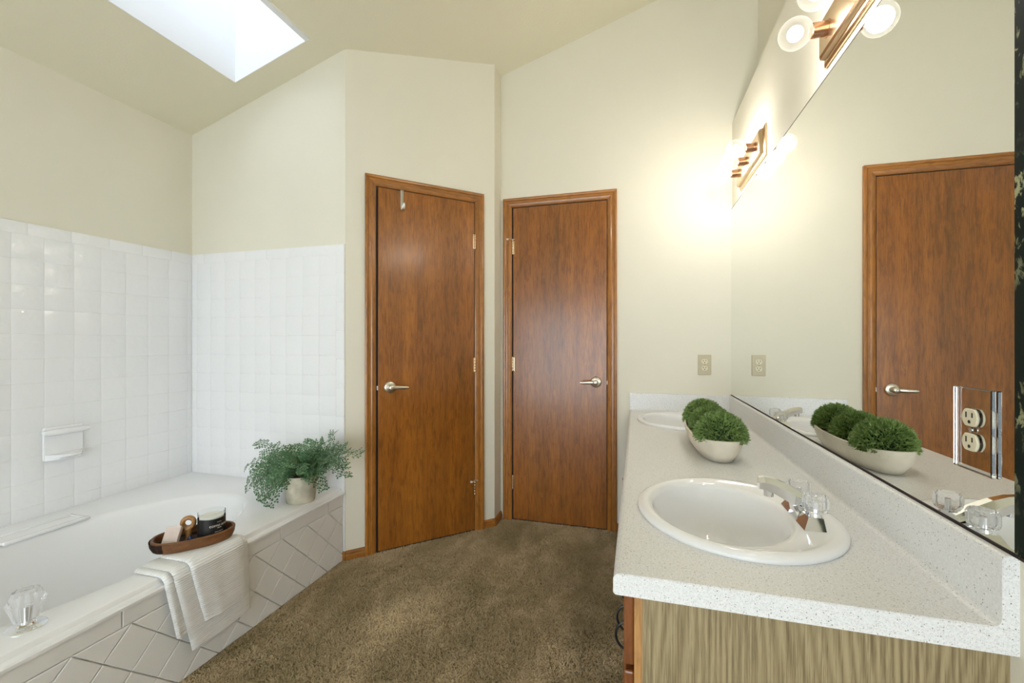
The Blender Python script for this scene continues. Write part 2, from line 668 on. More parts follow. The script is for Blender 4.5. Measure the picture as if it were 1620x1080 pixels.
def wall_run(name, p0, p1, nrm, z0, top0, top1, mat='wall', th=0.1):
    """a wall slab from p0 to p1 (xy) with its face there and its thickness away from the room"""
    bm = bmesh.new()
    prism(bm, [(p0[0], p0[1], z0), (p1[0], p1[1], z0), (p1[0], p1[1], top1), (p0[0], p0[1], top0)], (-nrm[0] * th, -nrm[1] * th, 0))
    return struct(obj(name, bm, mat))


E_ = 0.04
wall_left = wall_run('wall_left', (XL, YB), (XL, YA + 0.1), (1, 0), 0, ceil_z(XL) + E_, ceil_z(XL) + E_)
wall_alcove = wall_run('wall_alcove', (XL, YA), (ANG0.x, YA), (0, -1), 0, ceil_z(XL) + E_, ceil_z(ANG0.x) + E_)
k2 = math.sqrt(0.5)
wall_angled = wall_run('wall_angled', ANG0.xy, ANG1.xy, (k2, -k2), 0, ceil_z(ANG0.x) + E_, ceil_z(ANG1.x) + E_)
wall_return = wall_run('wall_return', ANG1.xy, (ANG1.x, YF), (1, 0), 0, ceil_z(ANG1.x) + E_, ceil_z(ANG1.x) + E_)
wall_far = wall_run('wall_far', (ANG1.x - 0.1, YF), (XU + 0.1, YF), (0, -1), 0, ceil_z(ANG1.x - 0.1) + E_, ceil_z(XU + 0.1) + E_)
wall_right = struct(obj('wall_right', bx(XM, XU + 0.05, YB, YF, 0, LEDGE), 'wall'))
wall_right_upper = struct(obj('wall_right_upper', bx(XU, XU + 0.1, YB, YF, LEDGE - 0.02, ceil_z(XU) + E_), 'wall'))

# back wall with a window (behind the camera)
bm = bmesh.new()
yb0, yb1 = YB - 0.12, YB
box(bm, XL - 0.1, WNX0, yb0, yb1, 0, 2.39)
box(bm, WNX1, XU + 0.1, yb0, yb1, 0, 2.39)
box(bm, WNX0, WNX1, yb0, yb1, 0, WNZ0)
box(bm, WNX0, WNX1, yb0, yb1, WNZ1, 2.39)
prism(bm, [(XL - 0.1, yb0, 2.39), (XU + 0.1, yb0, 2.39), (XU + 0.1, yb0, ceil_z(XU) + E_), (XL - 0.1, yb0, 2.40)], (0, 0.12, 0))
wall_back = struct(obj('wall_back', bm, 'wall'))

win = struct(empty('window_1', ((WNX0 + WNX1) / 2, YB, WNZ0)))
hw = (WNX1 - WNX0) / 2
hz = WNZ1 - WNZ0
bm = bmesh.new()
box(bm, -hw, -hw + 0.05, -0.1, -0.02, 0, hz)
box(bm, hw - 0.05, hw, -0.1, -0.02, 0, hz)
box(bm, -hw, hw, -0.1, -0.02, 0, 0.05)
box(bm, -hw, hw, -0.1, -0.02, hz - 0.05, hz)
box(bm, -0.025, 0.025, -0.1, -0.02, 0, hz)
obj('window_frame', bm, 'white_paint', win)
for sx in (-1, 1):
    obj('pane', bx(min(0, sx * hw), max(0, sx * hw), -0.062, -0.058, 0.02, hz - 0.02), 'pane', win)

# sloping ceiling with the skylight opening
bm = bmesh.new()
CX = [XL - 0.1, SKX0, SKX1, XU + 0.1]
CY = [YB - 0.12, SKY0, SKY1, YF + 0.1]
for i in range(3):
    for j in range(3):
        if i == 1 and j == 1:
            continue
        x0, x1, y0, y1 = CX[i], CX[i + 1], CY[j], CY[j + 1]
        prism(bm, [(x0, y0, ceil_z(x0)), (x1, y0, ceil_z(x1)), (x1, y1, ceil_z(x1)), (x0, y1, ceil_z(x0))], (0, 0, 0.05))
bmesh.ops.remove_doubles(bm, verts=bm.verts[:], dist=1e-5)
ceiling = struct(obj('ceiling', bm, 'ceiling'))

sky = struct(empty('window_2', (SKX0 + 0.003, SKY0 + 0.003, ceil_z(SKX0 + 0.003) + 0.001)))
lw_, ll_ = SKX1 - SKX0 - 0.006, SKY1 - SKY0 - 0.006
zr = lw_ * SLOPE
HT = 0.62
t_ = 0.03
bm = bmesh.new()
prism(bm, [(0, 0, 0), (0, ll_, 0), (0, ll_, HT), (0, 0, HT)], (-t_, 0, 0))
prism(bm, [(lw_, 0, zr), (lw_, ll_, zr), (lw_, ll_, HT), (lw_, 0, HT)], (t_, 0, 0))
prism(bm, [(0, 0, 0), (lw_, 0, zr), (lw_, 0, HT), (0, 0, HT)], (0, -t_, 0))
prism(bm, [(0, ll_, 0), (lw_, ll_, zr), (lw_, ll_, HT), (0, ll_, HT)], (0, t_, 0))
obj('shaft', bm, 'white_paint', sky)
bm = bmesh.new()
box(bm, -0.03, lw_ + 0.03, -0.03, 0.03, HT, HT + 0.05)
box(bm, -0.03, lw_ + 0.03, ll_ - 0.03, ll_ + 0.03, HT, HT + 0.05)
box(bm, -0.03, 0.03, -0.03, ll_ + 0.03, HT, HT + 0.05)
box(bm, lw_ - 0.03, lw_ + 0.03, -0.03, ll_ + 0.03, HT, HT + 0.05)
obj('skylight_frame', bm, 'white_paint', sky)
obj('pane', bx(0.01, lw_ - 0.01, 0.01, ll_ - 0.01, HT + 0.02, HT + 0.026), 'dim_pane', sky)

# ------------------------------------------------------------------ tiles of the tub surround
TH = 0.1073
ZT = 1.676          # top of the surround
ZR = 1.622          # first full row starts here
TUBZ = 0.386
TUBY0 = 0.33


def tile_mesh(w_, h_, t=0.008, gap=0.0011, bev=0.0010):
    """upright tile facing -Y, lower left corner at the origin"""
    bm = bmesh.new()
    box(bm, gap / 2, w_ - gap / 2, -t, 0.001, gap / 2, h_ - gap / 2)
    es = [e for e in bm.edges if all(v.co.y < -t / 2 for v in e.verts)]
    bmesh.ops.bevel(bm, geom=es, offset=bev, segments=2, profile=0.6, affect='EDGES')
    bmesh.ops.recalc_face_normals(bm, faces=bm.faces[:])
    me = bpy.data.meshes.new('tile')
    bm.to_mesh(me)
    bm.free()
    me.materials.append(M['tile'])
    me.polygons.foreach_set('use_smooth', [True] * len(me.polygons))
    me.set_sharp_from_angle(angle=math.radians(60))
    return me


TM = {}


def tile(parent, origin, rotz, w_, h_, name='tile'):
    key = (round(w_, 4), round(h_, 4))
    if key not in TM:
        TM[key] = tile_mesh(w_, h_)
    o = bpy.data.objects.new(name, TM[key])
    o.location = origin
    o.rotation_euler = (0, 0, rotz)
    return link(o, parent)


rows = []
z = ZR
while z > TUBZ + 0.02:
    z2 = max(z - TH, TUBZ - 0.004)
    rows.append((z2, z - z2))
    z = z2
# left wall: facing +X; a tile facing -Y turned by +90 degrees runs along +Y
ycuts = [TUBY0]
y = 1.622 - 12 * 0.1078
while y < YA - 0.01:
    if y > TUBY0 + 0.02:
        ycuts.append(y)
    y += 0.1078
ycuts.append(YA - 0.008)
for a, b in zip(ycuts[:-1], ycuts[1:]):
    for (z0, h_) in rows:
        tile(wall_left, (XL, a, z0), PI / 2, b - a, h_)
y = TUBY0
while y < YA - 0.02:
    y2 = min(y + 0.1524, YA - 0.008)
    tile(wall_left, (XL, y, ZR), PI / 2, y2 - y, ZT - ZR, 'bullnose_tile')
    y = y2
o = obj('grout_bed', bx(XL - 0.001, XL + 0.0070, TUBY0 + 0.002, YA - 0.001, TUBZ - 0.02, ZT - 0.004), 'grout', wall_left)
# alcove wall: facing -Y
XE = ANG0.x - 0.002
BW = 0.052
x = XE - BW
xcuts = [x]
while x > XL + 0.03:
    x = max(x - 0.1078, XL + 0.008)
    xcuts.append(x)
for b, a in zip(xcuts[:-1], xcuts[1:]):
    for (z0, h_) in rows:
        tile(wall_alcove, (a, YA, z0), 0, b - a, h_)
x = XE - BW
while x > XL + 0.02:
    x2 = max(x - 0.1524, XL + 0.008)
    tile(wall_alcove, (x2, YA, ZR), 0, x - x2, ZT - ZR, 'bullnose_tile')
    x = x2
z = ZT
while z > 0.02:
    z2 = max(z - 0.1524, 0.055)
    tile(wall_alcove, (XE - BW, YA, z2), 0, BW, z - z2, 'bullnose_tile')
    if z2 <= 0.056:
        break
    z = z2
bm = bmesh.new()
box(bm, XL + 0.001, XE - 0.003, YA - 0.0070, YA + 0.001, TUBZ - 0.02, ZT - 0.004)
box(bm, XE - BW, XE - 0.003, YA - 0.0070, YA + 0.001, 0.0, TUBZ)
obj('grout_bed', bm, 'grout', wall_alcove)


# ------------------------------------------------------------------ doors
def casing_run(bm, a, b, inward, w_=0.057, miter_a=0.0, miter_b=0.0):
    """colonial casing from a to b (x,z of the outer edge), inward = unit (x,z) towards the opening; face towards -y"""
    prof = [(0, 0.0), (0, -0.017), (0.006, -0.019), (0.014, -0.0175), (0.019, -0.013), (0.030, -0.0125), (0.036, -0.0155), (0.045, -0.013), (0.052, -0.010), (w_, -0.007), (w_, 0.0)]
    a = Vector((a[0], a[1]))
    b = Vector((b[0], b[1]))
    iv = Vector(inward)
    d = (b - a).normalized()
    ra, rb = [], []
    for (s, y_) in prof:
        pa = a + iv * s + d * (s * miter_a)
        pb = b + iv * s - d * (s * miter_b)
        ra.append(bm.verts.new((pa.x, y_, pa.y)))
        rb.append(bm.verts.new((pb.x, y_, pb.y)))
    n_ = len(prof)
    for i in range(n_):
        j = (i + 1) % n_
        bm.faces.new((ra[i], ra[j], rb[j], rb[i]))
    bm.faces.new(ra[::-1])
    bm.faces.new(rb)


def lever(parent, x, z_, sgn, thumb=False):
    """round rose and straight lever pointing to sgn*x; face towards -y at y = -0.004"""
    l = empty('lever_handle', (x, -0.006, z_), 0, parent)
    bm = bmesh.new()
    lathe(bm, [(0.0335, 0.002), (0.0335, -0.005), (0.030, -0.011), (0.022, -0.014), (0.014, -0.015)], 32, 'Y')
    obj('rose', bm, 'nickel', l, True)
    bm = bmesh.new()
    lathe(bm, [(0.013, -0.012), (0.0125, -0.030), (0.0165, -0.034), (0.0165, -0.050), (0.013, -0.054), (0.004, -0.055)], 24, 'Y')
    n_ = 10
    rr = []
    for i in range(n_):
        t = i / (n_ - 1)
        xx = sgn * (0.005 + 0.088 * t)
        hh_ = 0.0125 - 0.0045 * t if t < 0.93 else 0.005
        dd = 0.0075 - 0.002 * t
        yc = -0.043 - 0.006 * math.sin(t * PI * 0.5)
        rr.append([Vector((xx, yc + dd * math.cos(q), 0.003 * t * -1 + hh_ * math.sin(q))) for q in [2 * PI * k / 14 for k in range(14)]])
    rings_mesh(bm, rr, True, True)
    obj('lever', bm, 'nickel', l, True, 50)
    bm = bmesh.new()
    lathe(bm, [(0.0055, -0.053), (0.0055, -0.057), (0.003, -0.059)] if not thumb else [(0.007, -0.053), (0.0065, -0.064), (0.004, -0.066)], 16, 'Y')
    obj('privacy_button', bm, 'steel' if not thumb else 'nickel', l, True)
    return l


def hinge(parent, x, z_):
    h = empty('hinge', (x, -0.004, z_), 0, parent)
    bm = bmesh.new()
    for i in range(5):
        lathe(bm, [(0.0058, 0), (0.0062, 0.001), (0.0062, 0.0158), (0.0058, 0.0168)], 12, 'Z', (0, -0.004, -0.044 + i * 0.0176))
    lathe(bm, [(0.0045, 0.044), (0.0045, 0.047), (0.002, 0.050)], 12, 'Z', (0, -0.004, 0))
    obj('knuckle', bm, 'brass', h, True)
    bm = bmesh.new()
    box(bm, -0.012, 0.0, -0.003, 0.0, -0.044, 0.044)
    box(bm, 0.0, 0.012, -0.003, 0.0, -0.044, 0.044)
    obj('leaf', bm, 'brass', h)
    return h


def pin_stop(parent, x, z_, sgn):
    """hinge-pin door stop: collar on the pin with a rubber-tipped arm"""
    s_ = empty('hinge_pin_stop', (x, -0.008, z_), 0, parent)
    bm = bmesh.new()
    lathe(bm, [(0.008, 0.0), (0.008, 0.006)], 14, 'Z')
    tube(bm, [(0, 0, 0.003), (sgn * 0.016, -0.020, 0.004), (sgn * 0.030, -0.018, 0.003)], 0.0032, 8)
    tube(bm, [(0, 0, 0.003), (-sgn * 0.014, -0.010, 0.003)], 0.003, 8)
    obj('arm', bm, 'steel', s_, True)
    bm = bmesh.new()
    lathe(bm, [(0.003, -0.006), (0.0065, -0.004), (0.0065, 0.006), (0.004, 0.009)], 14, 'X', (sgn * 0.033, -0.017, 0.003))
    obj('rubber_tip', bm, 'rubber', s_, True)


def door(name, loc, rotz, cx0, cx1, ctop, sx0, sx1, stop_, hinge_side, lever_x, lever_z, lever_s, hinges, thumb):
    d = struct(empty(name, loc, rotz))
    bm = bmesh.new()
    casing_run(bm, (cx0, 0.0), (cx0, ctop), (1, 0), miter_a=0, miter_b=1)
    obj('side_casing', bm, 'casing', d)
    bm = bmesh.new()
    casing_run(bm, (cx1, 0.0), (cx1, ctop), (-1, 0), miter_a=0, miter_b=1)
    obj('side_casing', bm, 'casing', d)
    bm = bmesh.new()
    casing_run(bm, (cx0, ctop), (cx1, ctop), (0, -1), miter_a=1, miter_b=1)
    obj('head_casing', bm, 'casing_x', d)
    bm = bmesh.new()
    box(bm, cx0 + 0.05, cx1 - 0.05, -0.0015, 0.03, 0, ctop - 0.05)
    obj('jamb_shade', bm, 'gap', d)
    # slab a hair in front of the near-black box that paints the gap's shade
    sl = obj('slab', bx(sx0, sx1, -0.006, 0.02, 0.012, stop_, 0.0015), 'door', d)
    if hinge_side > 0:
        hx = sx1 + 0.003
    else:
        hx = sx0 - 0.003
    for hz_ in hinges:
        hinge(d, hx, hz_)
    lever(d, lever_x, lever_z, lever_s, thumb)
    # latch strike seen in the gap
    gx = sx0 - 0.004 if hinge_side > 0 else sx1 + 0.004
    obj('latch', bx(gx - 0.003, gx + 0.003, -0.007, 0.004, lever_z - 0.014, lever_z + 0.010, 0.001), 'steel', d)
    return d


AZ = PI / 4
door1 = door('door_1', (-1.497, 1.967, 0), AZ, 0.118, 0.823, 2.068, 0.188, 0.763, 2.007, 1, 0.250, 0.908, 1, (1.771, 1.017, 0.262), True)
door2 = door('door_2', (0, YF, 0), 0, -0.837, -0.115, 2.088, -0.770, -0.1755, 2.026, -1, -0.240, 0.911, -1, (1.771, 1.013, 0.246), False)
pin_stop(door1, 0.766, 0.309, -1)
pin_stop(door2, -0.773, 1.819, -1)

# over-door hook on the angled door
hk = empty('over_door_hook', (-1.497 + 0.318 * k2, 1.967 + 0.318 * k2, 1.90), AZ)
bm = bmesh.new()
ys = -0.0085
tube(bm, [(0, ys, 0.1085), (0, ys - 0.001, 0.09), (0, ys - 0.001, 0.012), (0.0, ys - 0.006, -0.002), (0.0, ys - 0.018, -0.008), (0.0, ys - 0.030, -0.001), (0.0, ys - 0.036, 0.014), (0.0, ys - 0.037, 0.030)], [0.0085, 0.0085, 0.0085, 0.0085, 0.0085, 0.0085, 0.008, 0.006], 12, True, 0.28)
obj('hook_strap', bm, 'steel', hk, True)
bm = bmesh.new()
box(bm, -0.0085, 0.0085, -0.0105, 0.018, 0.1065, 0.1095)
obj('top_clip', bm, 'steel', hk)
tag(hk, 'flat steel hook hung over the top of the angled wooden door', 'hook')


def baseboard(name, p0, p1, nrm):
    bm = bmesh.new()
    p0 = Vector((*p0, 0))
    p1 = Vector((*p1, 0))
    n_ = Vector((*nrm, 0))
    prof = [(0.0, 0), (0.012, 0), (0.012, 0.028), (0.009, 0.034), (0.0095, 0.040), (0.006, 0.047), (0.0, 0.052)]
    a = [bm.verts.new(p0 + n_ * s + Vector((0, 0, h_))) for s, h_ in prof]
    b = [bm.verts.new(p1 + n_ * s + Vector((0, 0, h_))) for s, h_ in prof]
    for i in range(len(prof)):
        j = (i + 1) % len(prof)
        bm.faces.new((a[i], a[j], b[j], b[i]))
    bm.faces.new(a[::-1])
    bm.faces.new(b)
    return struct(obj(name, bm, 'casing_x'))


def ap(s):
    return (-1.497 + s * k2, 1.967 + s * k2)


baseboard('baseboard_angled_1', (ANG0.x - 0.002, ANG0.y - 0.002), ap(0.118), (k2, -k2))
baseboard('baseboard_angled_2', ap(0.823), ANG1.xy, (k2, -k2))
baseboard('baseboard_return', ANG1.xy, (ANG1.x, YF), (1, 0))
bm = bmesh.new()
box(bm, -1.496, ANG0.x + 0.004, YA - 0.014, YA, 0, 0.052, 0.004)
struct(obj('baseboard_alcove', bm, 'casing_x'))
baseboard('baseboard_far', (-0.115, YF), (0.0, YF), (0, -1))

# ------------------------------------------------------------------ bathtub
tub = empty('bathtub', (-2.0175, (TUBY0 + YA) / 2, 0))
tox, toy = -2.0175, (TUBY0 + YA) / 2
TX0, TX1, TY0, TY1 = XL + 0.009, -1.484, TUBY0, YA - 0.009
ECX, ECY, ERX, ERY = -1.975, 1.10, 0.36, 0.64
NR = 128


def rect_ring(x0, x1, y0, y1, z_, cx, cy, r=0.0):
    out = []
    for i in range(NR):
        t = 2 * PI * i / NR
        dx, dy = math.cos(t) * ERX, math.sin(t) * ERY
        k = min(((x1 - cx) / dx if dx > 0 else (x0 - cx) / dx) if abs(dx) > 1e-9 else 1e9,
                ((y1 - cy) / dy if dy > 0 else (y0 - cy) / dy) if abs(dy) > 1e-9 else 1e9)
        out.append(Vector((cx + dx * k - tox, cy + dy * k - toy, z_)))
    # snap the nearest samples onto the true corners
    for (qx, qy) in ((x0, y0), (x0, y1), (x1, y0), (x1, y1)):
        q = Vector((qx - tox, qy - toy, z_))
        j = min(range(NR), key=lambda i: (out[i] - q).length)
        out[j] = q
    return out


def ell_ring(cx, cy, rx, ry, z_, p=2.0, n_=NR):
    out = []
    for i in range(n_):
        t = 2 * PI * i / n_
        c, s = math.cos(t), math.sin(t)
        m_ = (abs(c) ** p + abs(s) ** p) ** (-1 / p)
        out.append(Vector((cx + rx * c * m_ - tox, cy + ry * s * m_ - toy, z_)))
    return out


R_ = []
R_.append(rect_ring(TX0, TX1 - 0.006, TY0 + 0.004, TY1, 0.3505, ECX, ECY))
R_.append(rect_ring(TX0, TX1 - 0.006, TY0 + 0.004, TY1, 0.356, ECX, ECY))
for (dx_, z_) in ((0.006, 0.354), (0.006, 0.363), (0.002, 0.3675), (-0.010, 0.3690), (-0.0145, 0.3715), (-0.017, 0.379), (-0.021, 0.3850), (-0.030, 0.3870)):
    R_.append(rect_ring(TX0, TX1 + dx_, TY0 - dx_, TY1, z_, ECX, ECY))
R_.append(ell_ring(ECX, ECY, ERX + 0.012, ERY + 0.012, 0.386))
R_.append(ell_ring(ECX, ECY, ERX, ERY, 0.381))
R_.append(ell_ring(ECX, ECY, ERX - 0.010, ERY - 0.012, 0.366))
R_.append(ell_ring(ECX, ECY, ERX - 0.030, ERY - 0.05, 0.26))
R_.append(ell_ring(ECX, ECY, ERX - 0.055, ERY - 0.09, 0.12))
R_.append(ell_ring(ECX, ECY, ERX - 0.085, ERY - 0.13, 0.06))
R_.append(ell_ring(ECX, ECY, ERX - 0.14, ERY - 0.20, 0.04))
R_.append(ell_ring(ECX, ECY, 0.02, 0.03, 0.036))
bm = rings_mesh(bmesh.new(), R_)
obj('basin', bm, 'tub', tub, True, 40)
# moulded soap ledge on the wall-side deck
bm = bmesh.new()
lx0, lx1, ly0, ly1 = -2.43, -2.305, 1.06, 1.335
box(bm, lx1 - 0.020, lx1, ly0, ly1, 0.384, 0.397, 0.005, 3)
box(bm, lx0, lx0 + 0.012, ly0, ly1, 0.384, 0.393, 0.004, 3)
box(bm, lx0, lx1, ly0, ly0 + 0.012, 0.384, 0.393, 0.004, 3)
box(bm, lx0, lx1, ly1 - 0.012, ly1, 0.384, 0.393, 0.004, 3)
bmesh.ops.translate(bm, verts=bm.verts[:], vec=(-tox, -toy, 0))
obj('soap_ledge', bm, 'tub', tub, True, 40)
tag(tub, 'white drop-in bathtub with wide rim set in a tiled apron', 'bathtub')

# tiled apron: border row over a diagonal field
apron = empty('tub_apron', (-1.497, TUBY0, 0))
ALEN = YA - 0.009 - TUBY0
bm = bmesh.new()
box(bm, -0.030, 0.0, 0.0, ALEN, 0.0, 0.352)
obj('grout_bed', bm, 'grout', apron)
struct(obj('wall_tub_end', bx(XL, -1.528, TUBY0 - 0.02, TUBY0 + 0.002, 0.0, 0.352), 'apron_tile'))
APT = 0.0065
HD = 0.1485
ZV = 0.2965


def poly_tile(parent, pts, name='tile'):
    """pts: (y, z) outline in the apron plane; a bevelled tile standing proud of it"""
    c = Vector((sum(p[0] for p in pts) / len(pts), sum(p[1] for p in pts) / len(pts)))
    g = []
    n_ = len(pts)
    gap = 0.0014
    # inset every edge by the joint half-width
    def inset(d_):
        out = []
        for i in range(n_):
            p0, p1, p2 = (Vector(pts[i - 1]), Vector(pts[i]), Vector(pts[(i + 1) % n_]))
            e1 = (p1 - p0).normalized()
            e2 = (p2 - p1).normalized()
            n1 = Vector((-e1.y, e1.x))
            n2 = Vector((-e2.y, e2.x))
            if n1.dot(c - p1) < 0:
                n1 = -n1
            if n2.dot(c - p1) < 0:
                n2 = -n2
            den = 1 + n1.dot(n2)
            out.append(p1 + (n1 + n2) * (d_ / max(den, 0.2)))
        return out
    a, b_ = inset(gap), inset(gap + 0.0022)
    bm = bmesh.new()
    L = [[bm.verts.new((x_, p[0], p[1])) for p in q] for q, x_ in ((a, -0.001), (a, APT - 0.0016), (b_, APT))]
    for A, B in zip(L[:-1], L[1:]):
        for i in range(n_):
            bm.faces.new((A[i], A[(i + 1) % n_], B[(i + 1) % n_], B[i]))
    bm.faces.new(L[-1])
    return obj(name, bm, 'apron_tile', parent)


def clip(poly, axis, lim, keep_less):
    out = []
    for i in range(len(poly)):
        p, q = poly[i], poly[(i + 1) % len(poly)]
        pi_, qi = p[axis], q[axis]
        inp = pi_ <= lim if keep_less else pi_ >= lim
        inq = qi <= lim if keep_less else qi >= lim
        if inp:
            out.append(p)
        if inp != inq:
            t = (lim - pi_) / (qi - pi_)
            out.append((p[0] + (q[0] - p[0]) * t, p[1] + (q[1] - p[1]) * t))
    return out


def area(poly):
    return abs(sum(poly[i][0] * poly[(i + 1) % len(poly)][1] - poly[(i + 1) % len(poly)][0] * poly[i][1] for i in range(len(poly)))) / 2


yv0 = 0.9675 - TUBY0
for i in range(-6, 10):
    for j in range(0, 5):
        cy_ = yv0 + i * HD + (0 if j % 2 == 0 else HD / 2)
        # vertices of the lattice lie on the border line z = ZV
        cz_ = ZV - j * HD / 2
        cz_ = ZV - HD / 2 - (j - 1) * HD / 2
        cy_ = yv0 + i * HD + (0 if j % 2 == 1 else HD / 2)
        P = [(cy_ - HD / 2, cz_), (cy_, cz_ - HD / 2), (cy_ + HD / 2, cz_), (cy_, cz_ + HD / 2)]
        P = clip(P, 1, ZV, True)
        if P: P = clip(P, 1, 0.004, False)
        if P: P = clip(P, 0, ALEN - 0.002, True)
        if P: P = clip(P, 0, 0.002, False)
        if P and area(P) > 2e-4:
            Q = []
            for p in P:
                if not Q or (Vector(p) - Vector(Q[-1])).length > 1e-4:
                    Q.append(p)
            if (Vector(Q[0]) - Vector(Q[-1])).length < 1e-4:
                Q.pop()
            if len(Q) >= 3:
                poly_tile(apron, Q)
y = 0.002
while y < ALEN - 0.01:
    y2 = min(y + 0.305, ALEN - 0.002)
    poly_tile(apron, [(y, ZV), (y2, ZV), (y2, 0.353), (y, 0.353)], 'border_tile')
    y = y2
tag(apron, 'white tiled tub front with diagonal tiles under a border row', 'tub apron')

# ceramic soap dish on the left wall
sd = empty('soap_dish', (XL + 0.008, 1.364, 0.625), PI / 2)
bm = bmesh.new()
box(bm, -0.074, 0.074, -0.010, 0.0, 0.0, 0.150, 0.006, 3)
obj('back_plate', bm, 'china', sd, True)
bm = bmesh.new()
n_ = 16
rr = []
for i in range(n_ + 1):
    t = -1 + 2 * i / n_
    rr.append([Vector((0.068 * t, -0.008 - (0.062 * (1 - abs(t) ** 2.6) + 0.004) * (0.55 if k in (0, 1) else 1.0) * (0 if k in (4, 5) else 1), zz)) for k, zz in enumerate((0.002, 0.006, 0.018, 0.028, 0.028, 0.002))])
rings_mesh(bm, rr, True, True)
obj('dish', bm, 'china', sd, True, 50)
bm = bmesh.new()
tube(bm, [(-0.083, -0.030, 0.128), (-0.06, -0.032, 0.128), (0.06, -0.032, 0.128), (0.083, -0.030, 0.128)], [0.010, 0.0135, 0.0135, 0.010], 14)
box(bm, -0.078, -0.058, -0.034, 0.0, 0.118, 0.138, 0.006)
box(bm, 0.058, 0.078, -0.034, 0.0, 0.118, 0.138, 0.006)
obj('grab_bar', bm, 'china', sd, True, 50)
tag(sd, 'white ceramic soap dish with bar on the tub surround', 'soap dish')

# acrylic tap knob on the tub deck
kn = empty('tub_faucet_knob', (-1.594, 0.777, 0.3855))
bm = bmesh.new()
lathe(bm, [(0.041, 0.0), (0.0415, 0.003), (0.038, 0.006), (0.020, 0.010), (0.016, 0.016), (0.010, 0.017)], 40)
obj('escutcheon', bm, 'chrome', kn, True)
bm = bmesh.new()
lathe(bm, [(0.021, 0.016), (0.024, 0.021), (0.040, 0.072), (0.028, 0.101), (0.015, 0.101), (0.012, 0.098)], 48, flute=12, fdepth=0.10)
obj('grip', bm, 'crystal', kn)
bm = bmesh.new()
lathe(bm, [(0.009, 0.014), (0.009, 0.060), (0.006, 0.062)], 16)
obj('spindle', bm, 'chrome', kn, True)
tag(kn, 'clear fluted acrylic tap knob on the tub rim', 'faucet knob')

# ------------------------------------------------------------------ vanity
VY0, VY1 = 0.812, YF
VX0 = -0.004
van = empty('vanity_cabinet', (0.26, (VY0 + VY1) / 2, 0))
vo = Vector((0.26, (VY0 + VY1) / 2, 0))


def vbox(name, x0, x1, y0, y1, z0, z1, mat, bev=0.0, parent=None, off=None):
    o_ = off if off is not None else vo
    return obj(name, bx(x0 - o_.x, x1 - o_.x, y0 - o_.y, y1 - o_.y, z0, z1, bev), mat, parent or van)


vbox('side_panel', 0.010, XM, VY0, VY0 + 0.016, 0.0, 0.712, 'oak')
vbox('carcass', 0.014, XM, VY0 + 0.016, VY1, 0.09, 0.56, 'oak_edge')
vbox('top_rail', 0.012, 0.030, VY0 + 0.016, VY1, 0.55, 0.712, 'oak_edge')
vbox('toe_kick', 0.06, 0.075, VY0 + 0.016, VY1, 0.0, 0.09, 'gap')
sections = [(0.83, 1.16, 'd'), (1.16, 1.49, 'd'), (1.505, 1.985, 'b'), (2.0, 2.36, 'd'), (2.36, 2.72, 'd')]
vbox('face_stile', VX0, 0.010, VY0, VY0 + 0.040, 0.09, 0.712, 'oak_edge')
vbox('face_stile', VX0, 0.010, 1.475, 1.52, 0.09, 0.712, 'oak_edge')
vbox('face_stile', VX0, 0.010, 1.97, 2.015, 0.09, 0.712, 'oak_edge')
vbox('face_stile', VX0, 0.010, VY1 - 0.03, VY1, 0.09, 0.712, 'oak_edge')
vbox('face_rail', VX0 + 0.001, 0.0095, VY0 + 0.002, VY1 - 0.001, 0.091, 0.115, 'oak_edge')
vbox('face_rail', VX0 + 0.001, 0.0095, VY0 + 0.002, VY1 - 0.001, 0.690, 0.7115, 'oak_edge')
vbox('face_rail', VX0 + 0.001, 0.0095, VY0 + 0.002, VY1 - 0.001, 0.53, 0.57, 'oak_edge')


def pull(parent, y, z_, vertical=True, off=None):
    o_ = off if off is not None else vo
    bm = bmesh.new()
    pts = []
    for i in range(13):
        t = -1 + i / 6.0
        b_ = max(0.0, 1 - t * t) ** 0.55
        s_ = 0.036 * t
        p = (-0.020 - 0.030 * b_, y, z_ + s_) if vertical else (-0.020 - 0.030 * b_, y + s_, z_)
        pts.append(Vector(p) - o_)
    tube(bm, pts, 0.0032, 8)
    return obj('pull', bm, 'black', parent, True)


for (y0, y1, kd) in sections:
    if kd == 'd':
        e = vbox('cabinet_door', -0.023, VX0, y0 + 0.014, y1 - 0.003, 0.105, 0.545, 'oak_dark', 0.004)
        obj('door_panel', bx(-0.027 - vo.x, -0.020 - vo.x, y0 + 0.075 - vo.y, y1 - 0.064 - vo.y, 0.165, 0.485, 0.003), 'oak_dark', e)
        right = abs(y1 - 1.16) < 0.01 or abs(y1 - 2.36) < 0.01
        pull(e, y1 - 0.032 if right else y0 + 0.040, 0.425)
        f_ = vbox('drawer_front', -0.023, VX0, y0 + 0.014, y1 - 0.003, 0.556, 0.700, 'oak_dark', 0.004)
    else:
        for (z0, z1) in ((0.105, 0.245), (0.256, 0.396), (0.407, 0.545), (0.556, 0.700)):
            f_ = vbox('drawer_front', -0.023, VX0, y0 + 0.006, y1 - 0.006, z0, z1, 'oak_dark', 0.004)
            pull(f_, (y0 + y1) / 2, (z0 + z1) / 2, False)
tag(van, 'light oak bathroom vanity cabinet under the speckled countertop', 'cabinet')

# countertop with two oval cut-outs, moulded backsplash
CT = empty('countertop', (0.24, 1.765, 0.712))
co_ = Vector((0.24, 1.765, 0.712))
CX0, CX1, CY0, CY1, CZ0, CZ1 = -0.040, XM, 0.795, YF, 0.712, 0.750
S1, S2 = (0.222, 1.147), (0.222, 2.395)
HRX, HRY = 0.190, 0.212


